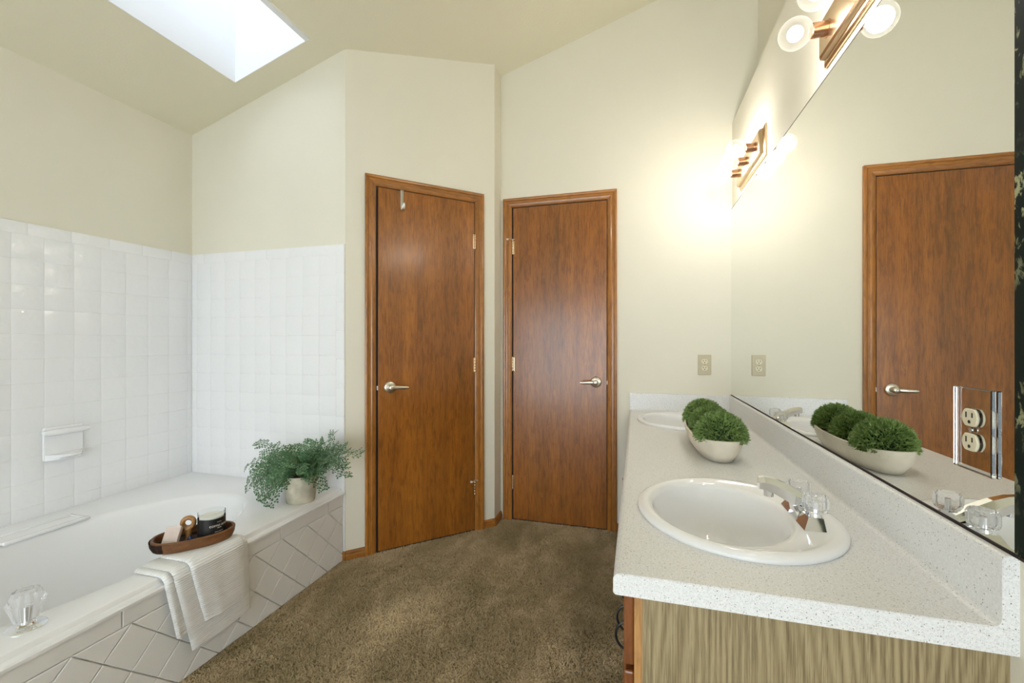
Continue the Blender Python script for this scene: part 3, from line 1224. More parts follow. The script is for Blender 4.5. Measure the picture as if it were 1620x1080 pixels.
def ring_cell(bm, x0, x1, y0, y1, c, z_):
    n_ = 64
    inner, outer, low = [], [], []
    for i in range(n_):
        t = 2 * PI * i / n_ + PI / n_
        dx, dy = math.cos(t) * HRX, math.sin(t) * HRY
        k = min((x1 - c[0]) / dx if dx > 0 else (x0 - c[0]) / dx, (y1 - c[1]) / dy if dy > 0 else (y0 - c[1]) / dy)
        inner.append(Vector((c[0] + dx, c[1] + dy, z_)))
        outer.append(Vector((c[0] + dx * k, c[1] + dy * k, z_)))
        low.append(Vector((c[0] + dx, c[1] + dy, CZ0)))
    for (qx, qy) in ((x0, y0), (x0, y1), (x1, y0), (x1, y1)):
        q = Vector((qx, qy, z_))
        j = min(range(n_), key=lambda i: (outer[i] - q).length)
        outer[j] = q
    rings_mesh(bm, [[p - co_ for p in r] for r in (outer, inner, low)], False)


rb = 0.012
bm = bmesh.new()
ring_cell(bm, CX0 + rb, CX1, CY0 + 0.002, 1.77, S1, CZ1)
ring_cell(bm, CX0 + rb, CX1, 1.77, CY1, S2, CZ1)
# rolled front edge, swept along y
prof = [(CX0 + rb + 0.0 * 1, CZ1)] + [(CX0 + rb - rb * math.sin(q), CZ1 - rb + rb * math.cos(q)) for q in [PI / 2 * k / 6 for k in range(1, 7)]] + [(CX0, CZ0 + 0.004), (CX0 + 0.004, CZ0), (CX0 + 0.06, CZ0)]
A = [bm.verts.new(Vector((x_, CY0 + 0.002, z_)) - co_) for x_, z_ in prof]
B = [bm.verts.new(Vector((x_, CY1, z_)) - co_) for x_, z_ in prof]
for i in range(len(prof) - 1):
    bm.faces.new((A[i], A[i + 1], B[i + 1], B[i]))
# end face
endp = prof[:-1] + [(CX1, CZ0), (CX1, CZ1)]
Q0 = [bm.verts.new(Vector((x_, CY0 + 0.002, z_)) - co_) for x_, z_ in endp]
Q1 = [bm.verts.new(Vector((x_ if 0 < i else x_, CY0, z_ - (0.002 if z_ > CZ1 - 0.001 else 0))) - co_) for i, (x_, z_) in enumerate(endp)]
for i in range(len(endp)):
    j = (i + 1) % len(endp)
    bm.faces.new((Q0[i], Q0[j], Q1[j], Q1[i]))
bm.faces.new(Q1)
# underside
box(bm, CX0 + 0.01 - co_.x, CX1 - co_.x, CY0 + 0.001 - co_.y, 0.93 - co_.y, CZ0 - 0.0005 - co_.z, CZ0 + 0.002 - co_.z)
bmesh.ops.remove_doubles(bm, verts=bm.verts[:], dist=1e-5)
obj('slab', bm, 'counter', CT, True, 30)


def splash_prof(tk=0.020, h=0.104, cove=0.012):
    """(distance from the wall, height above the slab)"""
    p = [(0.0, -0.001), (tk + cove, -0.0005), (tk + cove, 0.0)]
    for k in range(1, 5):
        q = PI / 2 * k / 4
        p.append((tk + cove - cove * math.sin(q), cove - cove * math.cos(q)))
    r = 0.008
    p.append((tk, h - r))
    for k in range(1, 5):
        q = PI / 2 * k / 4
        p.append((tk - r + r * math.cos(q), h - r + r * math.sin(q)))
    p.append((0.0, h))
    return p


SP = splash_prof()
bm = bmesh.new()
A = [bm.verts.new(Vector((CX1 - d_, CY0, CZ1 + h_)) - co_) for d_, h_ in SP]
B = [bm.verts.new(Vector((CX1 - d_, CY1, CZ1 + h_)) - co_) for d_, h_ in SP]
for i in range(len(SP) - 1):
    bm.faces.new((A[i], A[i + 1], B[i + 1], B[i]))
bm.faces.new(A)
obj('backsplash', bm, 'counter', CT, True, 30)
bm = bmesh.new()
A = [bm.verts.new(Vector((CX0 + 0.002, CY1 - d_, CZ1 + h_)) - co_) for d_, h_ in SP]
B = [bm.verts.new(Vector((CX1 - 0.018, CY1 - d_, CZ1 + h_)) - co_) for d_, h_ in SP]
for i in range(len(SP) - 1):
    bm.faces.new((A[i], A[i + 1], B[i + 1], B[i]))
bm.faces.new(A)
obj('side_splash', bm, 'counter', CT, True, 30)
tag(CT, 'white speckled countertop with rounded front edge and moulded backsplash', 'countertop')


# sinks
def sink(loc, label, group):
    s_ = empty('sink', loc)

    def el(cx, rx, ry, z_):
        return [Vector((cx + rx * math.cos(2 * PI * i / 96), ry * math.sin(2 * PI * i / 96), z_)) for i in range(96)]
    rings = [el(0, 0.216, 0.243, -0.001), el(0, 0.219, 0.246, 0.004), el(0, 0.217, 0.244, 0.009), el(0, 0.208, 0.235, 0.0135), el(0, 0.198, 0.225, 0.0145),
             el(-0.001, 0.190, 0.217, 0.0125), el(-0.004, 0.184, 0.211, 0.0095), el(-0.028, 0.158, 0.200, 0.0085), el(-0.034, 0.150, 0.193, 0.006), el(-0.036, 0.146, 0.188, -0.003),
             el(-0.038, 0.139, 0.180, -0.030), el(-0.038, 0.128, 0.166, -0.070), el(-0.036, 0.107, 0.138, -0.110), el(-0.032, 0.072, 0.090, -0.136), el(-0.03, 0.025, 0.025, -0.146)]
    obj('bowl', rings_mesh(bmesh.new(), rings), 'china', s_, True, 180)
    bm = bmesh.new()
    lathe(bm, [(0.024, -0.1455), (0.024, -0.143), (0.018, -0.1415), (0.012, -0.144)], 24, 'Z', (-0.03, 0, 0))
    obj('drain', bm, 'chrome', s_, True)
    tag(s_, label, 'sink', group)
    return s_


def faucet(loc, label, group):
    f = empty('faucet', loc)
    # faceted deck body, long axis along y, spout towards -x
    bm = bmesh.new()

    def hexa(y0, y1, zt0, zt1):
        # wedge block: wide at the base, narrow on top
        a = [(-0.028, y0, 0), (0.013, y0, 0), (0.013, y1, 0), (-0.028, y1, 0)]
        b = [(-0.016, y0 + zt0, 0.024), (0.012, y0 + zt0, 0.024), (0.012, y1 - zt1, 0.024), (-0.016, y1 - zt1, 0.024)]
        va = [bm.verts.new(p) for p in a]
        vb = [bm.verts.new(p) for p in b]
        bm.faces.new(va[::-1])
        bm.faces.new(vb)
        for i in range(4):
            j = (i + 1) % 4
            bm.faces.new((va[i], va[j], vb[j], vb[i]))
    hexa(-0.080, -0.026, 0.014, 0.004)
    hexa(0.026, 0.080, 0.004, 0.014)
    va = [bm.verts.new(p) for p in [(-0.022, -0.027, 0), (0.016, -0.027, 0), (0.016, 0.027, 0), (-0.022, 0.027, 0)]]
    vb = [bm.verts.new(p) for p in [(-0.030, -0.016, 0.030), (0.018, -0.016, 0.036), (0.018, 0.016, 0.036), (-0.030, 0.016, 0.030)]]
    bm.faces.new(vb)
    for i in range(4):
        j = (i + 1) % 4
        bm.faces.new((va[i], va[j], vb[j], vb[i]))
    obj('deck_body', bm, 'chrome', f)
    # spout: tapering pentagonal bar
    bm = bmesh.new()
    st = [(0.022, 0.024, 0.014, 0.020), (-0.008, 0.037, 0.021, 0.021), (-0.040, 0.056, 0.019, 0.0195), (-0.066, 0.068, 0.0165, 0.0175), (-0.086, 0.073, 0.0145, 0.0155), (-0.097, 0.072, 0.0125, 0.0135)]
    rr = []
    for (x_, zc, hh_, hw_) in st:
        rr.append([Vector((x_, -hw_, zc + hh_ * 0.25)), Vector((x_, -hw_ * 0.7, zc - hh_)), Vector((x_, hw_ * 0.7, zc - hh_)), Vector((x_, hw_, zc + hh_ * 0.25)), Vector((x_, hw_ * 0.45, zc + hh_)), Vector((x_, -hw_ * 0.45, zc + hh_))])
    rings_mesh(bm, rr, True, True)
    obj('spout', bm, 'chrome', f)
    bm = bmesh.new()
    lathe(bm, [(0.0105, 0.046), (0.0105, 0.062)], 20, 'Z', (-0.076, 0, -0.003))
    obj('aerator', bm, 'chrome', f, True)
    for sy in (-1, 1):
        h = empty('handle', (0.002, sy * 0.0505, 0.024), 0, f)
        bm = bmesh.new()
        lathe(bm, [(0.013, -0.002), (0.011, 0.008), (0.008, 0.010)], 20)
        obj('collar', bm, 'chrome', h, True)
        bm = bmesh.new()
        lathe(bm, [(0.018, 0.008), (0.023, 0.011), (0.0255, 0.016), (0.0255, 0.037), (0.022, 0.044), (0.013, 0.046), (0.011, 0.044)], 60, flute=15, fdepth=0.07)
        obj('knob', bm, 'crystal', h)
        bm = bmesh.new()
        lathe(bm, [(0.006, 0.006), (0.006, 0.030), (0.004, 0.031)], 12)
        obj('spindle', bm, 'chrome', h, True)
    tag(f, label, 'faucet', group)
    return f


sink((S1[0], S1[1], CZ1), 'white oval drop-in sink in front of the clear mirror outlet', 'vanity sinks')
sink((S2[0], S2[1], CZ1), 'white oval drop-in sink behind the planter by the side splash', 'vanity sinks')
faucet((0.372, 1.143, CZ1 + 0.0088), 'chrome faucet with two clear knobs on the sink beside the counter end', 'vanity faucets')
faucet((0.372, S2[1], CZ1 + 0.0088), 'chrome faucet with two clear knobs on the sink behind the planter', 'vanity faucets')

# ------------------------------------------------------------------ mirror
mr = empty('wall_mirror', (XM, 1.75, 0.856))
MZ0, MZ1, MY0 = 0.0, 1.913 - 0.856, 0.795
obj('silvered_glass', bx(-0.006, -0.0005, MY0 - 1.75, YF - 0.001 - 1.75, MZ0, MZ1), 'mirror', mr)
obj('worn_edge', bx(-0.0062, -0.0005, 0.735 - 1.75, MY0 - 1.75, MZ0 + 0.002, MZ1), 'worn', mr)
obj('channel_shade', bx(-0.0075, 0.0, MY0 - 0.03 - 1.75, YF - 0.001 - 1.75, -0.002, 0.0025), 'gap', mr)  # dark strip: the channel with its edge shadow painted in
obj('top_edge', bx(-0.0066, 0.0, MY0 - 0.03 - 1.75, YF - 0.001 - 1.75, MZ1 - 0.0012, MZ1 + 0.0004), 'gap', mr)
tag(mr, 'large frameless mirror above the backsplash with a blackened worn end', 'mirror')


# ------------------------------------------------------------------ outlets
def outlet_face(parent, mat_face, z_):
    """one receptacle of a duplex; local: width x, height z, facing -y"""
    bm = bmesh.new()
    n_ = 28
    pts = []
    for i in range(n_):
        t = 2 * PI * i / n_
        x_, zz = 0.0168 * math.cos(t), 0.0168 * math.sin(t)
        zz = max(-0.0138, min(0.0138, zz))
        pts.append((x_, zz))
    L = [[bm.verts.new((p[0] * k, y_, z_ + p[1] * k)) for p in pts] for k, y_ in ((1, 0.002), (1, -0.0022), (0.95, -0.003))]
    for A, B in zip(L[:-1], L[1:]):
        for i in range(n_):
            bm.faces.new((A[i], A[(i + 1) % n_], B[(i + 1) % n_], B[i]))
    bm.faces.new(L[-1])
    r = obj('receptacle', bm, mat_face, parent)
    bm = bmesh.new()
    box(bm, -0.0078, -0.0052, -0.0034, -0.002, z_ - 0.0005, z_ + 0.0085)
    box(bm, 0.0052, 0.0078, -0.0034, -0.002, z_ + 0.0005, z_ + 0.0080)
    lathe(bm, [(0.0028, -0.0034), (0.0028, -0.002)], 12, 'Y', (0, 0, z_ - 0.0068))
    obj('slots', bm, 'slot', r)


ol = empty('wall_outlet', (0.3785, YF, 1.0265))
bm = bmesh.new()
box(bm, -0.0355, 0.0355, -0.006, 0.0005, -0.058, 0.058, 0.003, 2)
obj('cover_plate', bm, 'beige_plastic', ol)
fe = empty('outlet_body', (0, -0.006, 0), 0, ol)
outlet_face(fe, 'ivory_plastic', 0.0195)
outlet_face(fe, 'ivory_plastic', -0.0195)
bm = bmesh.new()
lathe(bm, [(0.0032, 0.001), (0.0032, -0.0012), (0.002, -0.002)], 14, 'Y')
obj('screw', bm, 'brass', fe, True)
tag(ol, 'beige duplex outlet on the cream wall above the side splash', 'outlet')

om = empty('mirror_outlet', (XM - 0.006, 0.868, 1.0205), -PI / 2)
bm = bmesh.new()
box(bm, -0.041, 0.041, -0.0068, -0.0004, -0.066, 0.066, 0.0012, 1)
obj('acrylic_plate', bm, 'acrylic', om)
fe = empty('outlet_body', (0, -0.0062, 0), 0, om)
outlet_face(fe, 'ivory_plastic', 0.0195)
outlet_face(fe, 'ivory_plastic', -0.0195)
bm = bmesh.new()
lathe(bm, [(0.004, 0.001), (0.004, -0.0016), (0.002, -0.0024)], 14, 'Y')
obj('screw', bm, 'steel', fe, True)
tag(om, 'ivory duplex outlet under a thick clear plate on the mirror', 'outlet')


# ------------------------------------------------------------------ light bars
def light_bar(loc, label):
    L_ = empty('vanity_light_bar', loc)   # origin on the wall, middle of the plate
    bm = bmesh.new()
    # bevelled two-step back plate: rings (half length y, half height z, x)
    rr = []
    for (hy, hz_, x_) in ((0.230, 0.067, 0.001), (0.230, 0.067, -0.006), (0.222, 0.060, -0.010), (0.214, 0.053, -0.012), (0.212, 0.051, -0.024), (0.206, 0.045, -0.028)):
        rr.append([Vector((x_, -hy, -hz_)), Vector((x_, hy, -hz_)), Vector((x_, hy, hz_)), Vector((x_, -hy, hz_))])
    rings_mesh(bm, rr, True, True)
    obj('back_plate', bm, 'brass', L_)
    for i in range(3):
        y_ = (i - 1) * 0.153
        bm = bmesh.new()
        lathe(bm, [(0.023, -0.026), (0.023, -0.029), (0.0195, -0.030), (0.0195, -0.064), (0.0175, -0.066), (0.014, -0.064)], 28, 'X', (0, y_, 0))
        obj('socket', bm, 'copper', L_, True)
        bm = bmesh.new()
        R = 0.041
        prof_ = [(0.0125, -0.060), (0.0135, -0.066)]
        c_ = -0.104
        for k in range(1, 25):
            q = math.radians(22) + (PI - math.radians(22)) * k / 24
            prof_.append((max(R * math.sin(q), 0.0005), c_ + R * math.cos(q)))
        lathe(bm, prof_, 36, 'X', (0, y_, 0), cap=False)
        b_ = obj('bulb', bm, 'bulb_glass', L_, True, 180)
        bm = bmesh.new()
        bmesh.ops.create_uvsphere(bm, u_segments=16, v_segments=10, radius=0.020)
        bmesh.ops.translate(bm, verts=bm.verts[:], vec=(c_, y_, 0))
        obj('glowing_core', bm, 'filament', b_, True, 180)
        ld = bpy.data.lights.new('bulb_light', 'POINT')
        ld.energy = BULB_WATTS
        ld.color = BULB_COLOUR
        ld.shadow_soft_size = 0.03
        lo = bpy.data.objects.new('bulb_light', ld)
        lo.location = (c_, y_, 0)
        link(lo, L_)
    tag(L_, label, 'light fixture', 'vanity light bars above the mirror')


light_bar((XM, 2.2765, 2.009), 'brass light bar with three clear globe bulbs beside the far wall corner')
light_bar((XM, 1.218, 2.009), 'brass light bar with three clear globe bulbs above the mirror outlet')


# ------------------------------------------------------------------ planter with three grass balls
PX, PY, PZ = 0.278, 1.835, CZ1
bw = empty('planter_bowl', (PX, PY, PZ))
bm = bmesh.new()


def bowl_ring(hx, hy, z_, sag):
    out = []
    for i in range(64):
        t = 2 * PI * i / 64
        c, s = math.cos(t), math.sin(t)
        p = 2.5
        m_ = (abs(c) ** p + abs(s) ** p) ** (-1 / p)
        out.append(Vector((hx * c * m_, hy * s * m_, z_ + sag * (s * s))))
    return out


rg = [bowl_ring(0.045, 0.205, 0.0, 0), bowl_ring(0.062, 0.228, 0.003, 0), bowl_ring(0.080, 0.252, 0.030, 0), bowl_ring(0.089, 0.268, 0.062, 0.004), bowl_ring(0.0905, 0.272, 0.076, 0.006), bowl_ring(0.085, 0.266, 0.077, 0.006), bowl_ring(0.078, 0.25, 0.045, 0.0), bowl_ring(0.03, 0.1, 0.03, 0)]
rings_mesh(bm, rg, True, True)
obj('bowl_body', bm, 'bowl', bw, True, 60)
tag(bw, 'long whitewashed oval planter bowl on the countertop between the sinks', 'planter')


def grass_ball(loc, rx, rz, seed, label):
    g = np.random.default_rng(seed)
    N = 9000
    v = g.normal(size=(N, 3))
    v /= np.linalg.norm(v, axis=1)[:, None]
    v = v[v[:, 2] > -0.10]
    N = len(v)
    sc = np.array([rx, rx, rz])
    base = v * sc * 0.84
    ln = g.uniform(0.012, 0.024, N)
    dr = v / np.linalg.norm(v * (1 / sc), axis=1)[:, None] / sc
    dr = v + g.normal(0, 0.42, (N, 3))
    dr /= np.linalg.norm(dr, axis=1)[:, None]
    sd_ = np.cross(dr, g.normal(size=(N, 3)))
    sd_ /= np.linalg.norm(sd_, axis=1)[:, None]
    w_ = g.uniform(0.0012, 0.0022, N)[:, None]
    tip = base + dr * ln[:, None]
    mid = base + dr * ln[:, None] * 0.6 + g.normal(0, 0.0012, (N, 3))
    co4 = np.stack([base, mid + sd_ * w_, tip, mid - sd_ * w_], 1).reshape(-1, 3)
    bm = bmesh.new()
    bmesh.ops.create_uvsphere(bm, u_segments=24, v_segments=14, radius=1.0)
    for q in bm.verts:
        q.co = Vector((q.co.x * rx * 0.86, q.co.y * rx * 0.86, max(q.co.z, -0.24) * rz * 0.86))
    me0 = bpy.data.meshes.new('grass_ball')
    bm.to_mesh(me0)
    bm.free()
    nv = len(me0.vertices)
    verts = [tuple(q.co) for q in me0.vertices] + [tuple(q) for q in co4]
    faces = [tuple(p.vertices) for p in me0.polygons] + [(nv + 4 * i, nv + 4 * i + 1, nv + 4 * i + 2, nv + 4 * i + 3) for i in range(N)]
    nf0 = len(me0.polygons)
    me = bpy.data.meshes.new('grass_ball')
    me.from_pydata(verts, [], faces)
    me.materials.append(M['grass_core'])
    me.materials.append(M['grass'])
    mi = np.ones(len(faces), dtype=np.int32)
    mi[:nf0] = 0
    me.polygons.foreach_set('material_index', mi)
    o = link(bpy.data.objects.new('grass_ball', me))
    o.location = loc
    return tag(o, label, 'faux plant', 'grass balls in the planter bowl')


grass_ball((PX + 0.003, 1.660, CZ1 + 0.080), 0.086, 0.086, 1, 'bushy green grass ball in the planter end facing the mirror outlet sink')
grass_ball((PX, 1.840, CZ1 + 0.080), 0.078, 0.082, 2, 'bushy green grass ball between the two others in the planter')
grass_ball((PX - 0.003, 2.012, CZ1 + 0.080), 0.081, 0.084, 3, 'bushy green grass ball in the planter end facing the side splash')

# ------------------------------------------------------------------ towel draped over the tub rim
tw = empty('hand_towel', (-1.50, 1.23, 0.386))
to = Vector((-1.50, 1.23, 0.386))


def towel_sheet(name, off, yl_top, yr_top, yl_bot, yr_bot, zb, x_in, skew, seed, z_in=None):
    """cloth laid on the deck, rolled over the rim and hanging down the apron; off = layer offset"""
    zt = 0.3880 + off
    xf = -1.4768 + off
    path = []
    for i in range(9):
        t = i / 8
        path.append((x_in + (xf - 0.030 - x_in) * t, zt - (0.0 if z_in is None else z_in * (1 - t) ** 2)))
    for k in range(1, 7):
        q = PI / 2 * k / 6
        path.append((xf - 0.030 + 0.030 * math.sin(q), zt - 0.030 + 0.030 * math.cos(q)))
    top_h = zt - 0.030
    nh = 16
    for k in range(1, nh + 1):
        path.append((xf, top_h + (zb - top_h) * k / nh))
    lens = [0.0]
    for a, b in zip(path[:-1], path[1:]):
        lens.append(lens[-1] + math.hypot(b[0] - a[0], b[1] - a[1]))
    ny = 22
    bm = bmesh.new()
    uvl = bm.loops.layers.uv.new('UVMap')
    thick = 0.0082
    G = []
    for i, (x_, z_) in enumerate(path):
        hang = max(0.0, (i - 14) / nh)
        a = path[max(i - 1, 0)]
        b = path[min(i + 1, len(path) - 1)]
        tx, tz = b[0] - a[0], b[1] - a[1]
        l_ = math.hypot(tx, tz)
        nx, nz = -tz / l_, tx / l_
        row = []
        yl = yl_top + (yl_bot - yl_top) * hang
        yr = yr_top + (yr_bot - yr_top) * hang
        for j in range(ny + 1):
            t = j / ny
            y_ = yl + (yr - yl) * t
            wv = 0.0030 * hang * math.sin(7 * t + seed + 2.0 * hang) + 0.0015 * math.sin(15 * t + seed)
            wv = max(wv, -0.0008) if True else wv
            zz = z_ + skew * (t - 0.5) * hang
            ed = math.sqrt(max(0.0, 1 - (2 * t - 1) ** 12))
            row.append((Vector((x_ + nx * wv, y_, zz + nz * wv)), Vector((nx, 0, nz)) * thick * (0.25 + 0.75 * ed), lens[i], y_))
        G.append(row)
    V0 = [[bm.verts.new(p[0] - to) for p in r] for r in G]
    V1 = [[bm.verts.new(p[0] + p[1] - to) for p in r] for r in G]
    uvof = {}
    for r, v0, v1 in zip(G, V0, V1):
        for p, a, b in zip(r, v0, v1):
            uvof[a] = (p[3], p[2])
            uvof[b] = (p[3], p[2])
    ni, nj = len(G), ny + 1
    for i in range(ni - 1):
        for j in range(nj - 1):
            bm.faces.new((V0[i][j], V0[i][j + 1], V0[i + 1][j + 1], V0[i + 1][j]))
            bm.faces.new((V1[i][j], V1[i + 1][j], V1[i + 1][j + 1], V1[i][j + 1]))
        bm.faces.new((V0[i][0], V0[i + 1][0], V1[i + 1][0], V1[i][0]))
        bm.faces.new((V0[i][-1], V1[i][-1], V1[i + 1][-1], V0[i + 1][-1]))
    for j in range(nj - 1):
        bm.faces.new((V0[0][j], V1[0][j], V1[0][j + 1], V0[0][j + 1]))
        bm.faces.new((V0[-1][j], V0[-1][j + 1], V1[-1][j + 1], V1[-1][j]))
    for f in bm.faces:
        for l in f.loops:
            l[uvl].uv = uvof[l.vert]
    return obj(name, bm, 'towel', tw, True, 70)


towel_sheet('under_fold', 0.000, 1.055, 1.190, 1.092, 1.190, 0.168, -1.615, 0.0, 0.3)
towel_sheet('long_fold', 0.0085, 1.078, 1.362, 1.140, 1.374, 0.104, -1.610, 0.010, 1.7)
towel_sheet('top_fold', 0.0180, 1.128, 1.338, 1.178, 1.336, 0.176, -1.600, -0.006, 3.1)
tag(tw, 'white ribbed cotton towel folded over the bathtub rim', 'towel')

# ------------------------------------------------------------------ wooden tray and what lies in it
TRZ = 0.4130
TRA = math.radians(52)
TRC = Vector((-1.578, 1.232, TRZ))
tr = empty('wooden_tray', TRC, TRA)


def oval(hx, hy, z_, p=2.4, n_=56, wob=0.0):
    out = []
    for i in range(n_):
        t = 2 * PI * i / n_
        c, s = math.cos(t), math.sin(t)
        m_ = (abs(c) ** p + abs(s) ** p) ** (-1 / p)
        k = 1 + wob * (math.sin(3 * t + 1) + 0.6 * math.sin(5 * t + 2.2))
        out.append(Vector((hx * c * m_ * k, hy * s * m_ * k, z_)))
    return out


rr = [oval(0.106, 0.056, 0.0), oval(0.118, 0.066, 0.003, wob=0.006), oval(0.126, 0.074, 0.022, wob=0.010), oval(0.128, 0.077, 0.040, wob=0.010), oval(0.125, 0.074, 0.043, wob=0.010), oval(0.119, 0.068, 0.042, wob=0.010), oval(0.114, 0.063, 0.020, wob=0.006)]
bm = rings_mesh(bmesh.new(), rr, False, True)
obj('rim', bm, 'tray_wood', tr, True, 50)
bm = rings_mesh(bmesh.new(), [oval(0.1145, 0.0635, 0.021, wob=0.006), oval(0.111, 0.060, 0.011), oval(0.09, 0.04, 0.009)], True)
obj('hollow', bm, 'tray_dark', tr, True, 60)
# bark patch on the blunt end
rr = []
for (r_, z_) in ((0.0, 0.004), (1.0, 0.006), (1.0, 0.031), (0.0, 0.034)):
    pass
bm = bmesh.new()
N_ = 9
rr = []
for j, z_ in enumerate((0.006, 0.020, 0.038)):
    row = []
    for i in range(N_):
        t = math.radians(140 + 95 * i / (N_ - 1))
        p = 2.4
        c, s = math.cos(t), math.sin(t)
        m_ = (abs(c) ** p + abs(s) ** p) ** (-1 / p)
        g_ = (0.0025 if 0 < i < N_ - 1 else -0.004)
        kx = (0.119, 0.126, 0.1285)[j]
        ky = (0.067, 0.0745, 0.0775)[j]
        row.append(bm.verts.new((kx * c * m_ + g_ * c, ky * s * m_ + g_ * s, z_)))
    rr.append(row)
for A, B in zip(rr[:-1], rr[1:]):
    for i in range(N_ - 1):
        bm.faces.new((A[i], A[i + 1], B[i + 1], B[i]))
bmesh.ops.solidify(bm, geom=bm.faces[:], thickness=0.004)
obj('bark_edge', bm, 'tray_dark', tr, True, 60)
tag(tr, 'oval rustic brown wooden tray resting on the white towel', 'tray')


def on_tray(a, b, z_):
    return TRC + Vector((math.cos(TRA) * a - math.sin(TRA) * b, math.sin(TRA) * a + math.cos(TRA) * b, z_))


# candle jar
cj = empty('candle_jar', on_tray(0.054, 0.002, 0.0100), 0)
JR, JH = 0.0440, 0.098
bm = bmesh.new()
lathe(bm, [(JR * 0.9, 0.0), (JR, 0.004), (JR, JH), (JR - 0.003, JH), (JR - 0.003, 0.008), (0.004, 0.007)], 48)
obj('glass', bm, 'jar_glass', cj, True, 40)
bm = bmesh.new()
lathe(bm, [(JR - 0.004, 0.008), (JR - 0.004, 0.082), (0.002, 0.081)], 40)
obj('wax', bm, 'wax', cj, True, 40)
bm = bmesh.new()
lathe(bm, [(JR + 0.0003, 0.012), (JR + 0.0007, 0.0122), (JR + 0.0007, 0.0778), (JR + 0.0003, 0.078)], 64, cap=False)
lb = obj('label_band', bm, 'label_black', cj, True, 40)
LAB = math.radians(-8)     # middle of the print, towards the room


def wrap(o, ang0, z0, r_):
    for v in o.data.vertices:
        s_, h_ = v.co.x, v.co.y
        a_ = ang0 + s_ / r_
        v.co = Vector((r_ * math.cos(a_), r_ * math.sin(a_), z0 + h_))


def print_text(txt, size, z0, sp=1.0):
    cu = bpy.data.curves.new('print', 'FONT')
    cu.body = txt
    cu.size = size
    cu.align_x = 'CENTER'
    cu.align_y = 'CENTER'
    cu.space_character = sp
    cu.offset = size * 0.012
    cu.resolution_u = 3
    to_ = bpy.data.objects.new('print', cu)
    COL.objects.link(to_)
    dg = bpy.context.evaluated_depsgraph_get()
    me = bpy.data.meshes.new_from_object(to_.evaluated_get(dg))
    bpy.data.objects.remove(to_, do_unlink=True)
    me.materials.clear()
    me.materials.append(M['print'])
    o = link(bpy.data.objects.new('print', me), lb)
    wrap(o, LAB, z0, JR + 0.0012)
    return o


def print_dashes(widths, h_, z0):
    """lines of print too small to read: a row of short strokes"""
    bm = bmesh.new()
    tot = sum(widths) + 0.0009 * (len(widths) - 1)
    x_ = -tot / 2
    for w_ in widths:
        k = max(1, int(w_ / 0.002))
        for q in range(k):
            a, b = x_ + w_ * q / k, x_ + w_ * (q + 1) / k
            bm.faces.new([bm.verts.new(p) for p in ((a, -h_ / 2, 0), (b, -h_ / 2, 0), (b, h_ / 2, 0), (a, h_ / 2, 0))])
        x_ += w_ + 0.0009
    o = obj('print', bm, 'print', lb)
    wrap(o, LAB, z0, JR + 0.0012)


print_text('COFFEE BEAN', 0.0098, 0.0515, 1.08)
print_dashes([0.005, 0.001, 0.007], 0.0016, 0.0650)
print_dashes([0.007, 0.007], 0.0020, 0.0435)
print_dashes([0.009, 0.003, 0.010, 0.006], 0.0018, 0.0300)
print_dashes([0.006, 0.004], 0.0013, 0.0225)
tag(cj, 'glass candle jar with black label and cream wax on the tray', 'candle')

# soap bar leaning on the rim of the tray
sp = obj('soap_bar', bmesh.new(), 'soap')
bm = bmesh.new()
box(bm, -0.024, 0.024, -0.010, 0.010, 0.0, 0.072, 0.003, 2)
fs = [f for f in bm.faces if f.normal.y < -0.9]
for f in fs:
    if f.calc_area() > 0.002:
        r = bmesh.ops.inset_individual(bm, faces=[f], thickness=0.005, depth=-0.0014)
bm.to_mesh(sp.data)
bm.free()
sp.location = on_tray(-0.0735, -0.029, 0.0152)
sp.rotation_euler = (math.radians(-41), 0, math.radians(30))
tag(sp, 'pinkish soap bar with recessed face leaning in the wooden tray', 'soap')

# ring-topped wooden scoop standing in blue salts
sc_ = empty('wooden_scoop', on_tray(-0.017, 0.018, 0.0092), math.radians(38))
bm = bmesh.new()
pts = [(0.0215 * math.cos(t), 0, 0.067 + 0.0215 * math.sin(t)) for t in [2 * PI * k / 28 for k in range(28)]]
rings = []
for k in range(28):
    t = 2 * PI * k / 28
    er = Vector((math.cos(t), 0, math.sin(t)))
    rings.append([Vector((0, 0, 0.066)) + er * (0.0180 + 0.0080 * math.cos(q)) + Vector((0, 0.0095 * math.sin(q), 0)) for q in [2 * PI * m_ / 12 for m_ in range(12)]])
rings.append(rings[0])
rings_mesh(bm, rings, False)
bmesh.ops.remove_doubles(bm, verts=bm.verts[:], dist=1e-6)
obj('ring_grip', bm, 'scoop_wood', sc_, True, 180)
bm = bmesh.new()
lathe(bm, [(0.0105, 0.0), (0.0115, 0.006), (0.0095, 0.022), (0.0105, 0.034), (0.0130, 0.044), (0.010, 0.050)], 24)
obj('stem', bm, 'scoop_wood', sc_, True)
tag(sc_, 'ring-topped wooden scoop handle standing beside the candle jar', 'scoop')

bm = bmesh.new()
rnd = random.Random(8)
for i in range(150):
    a_, r_ = rnd.uniform(0, 2 * PI), math.sqrt(rnd.random())
    x_, y_ = 0.020 * r_ * math.cos(a_), 0.017 * r_ * math.sin(a_)
    z_ = 0.004 + (1 - r_) * 0.026 * rnd.random() + 0.002
    m4 = Matrix.Translation((x_, y_, z_)) @ Matrix.Rotation(rnd.uniform(0, 6), 4, Vector((rnd.random(), rnd.random(), rnd.random() + 0.1)).normalized())
    bmesh.ops.create_icosphere(bm, subdivisions=1, radius=rnd.uniform(0.003, 0.0052), matrix=m4)
salt = obj('bath_salts', bm, 'salt')
salt.location = on_tray(-0.012, -0.026, 0.0085)
salt.rotation_euler = (0, 0, TRA)
tag(salt, 'heap of dark blue bath salt crystals in the wooden tray', 'bath salts', None, 'stuff')

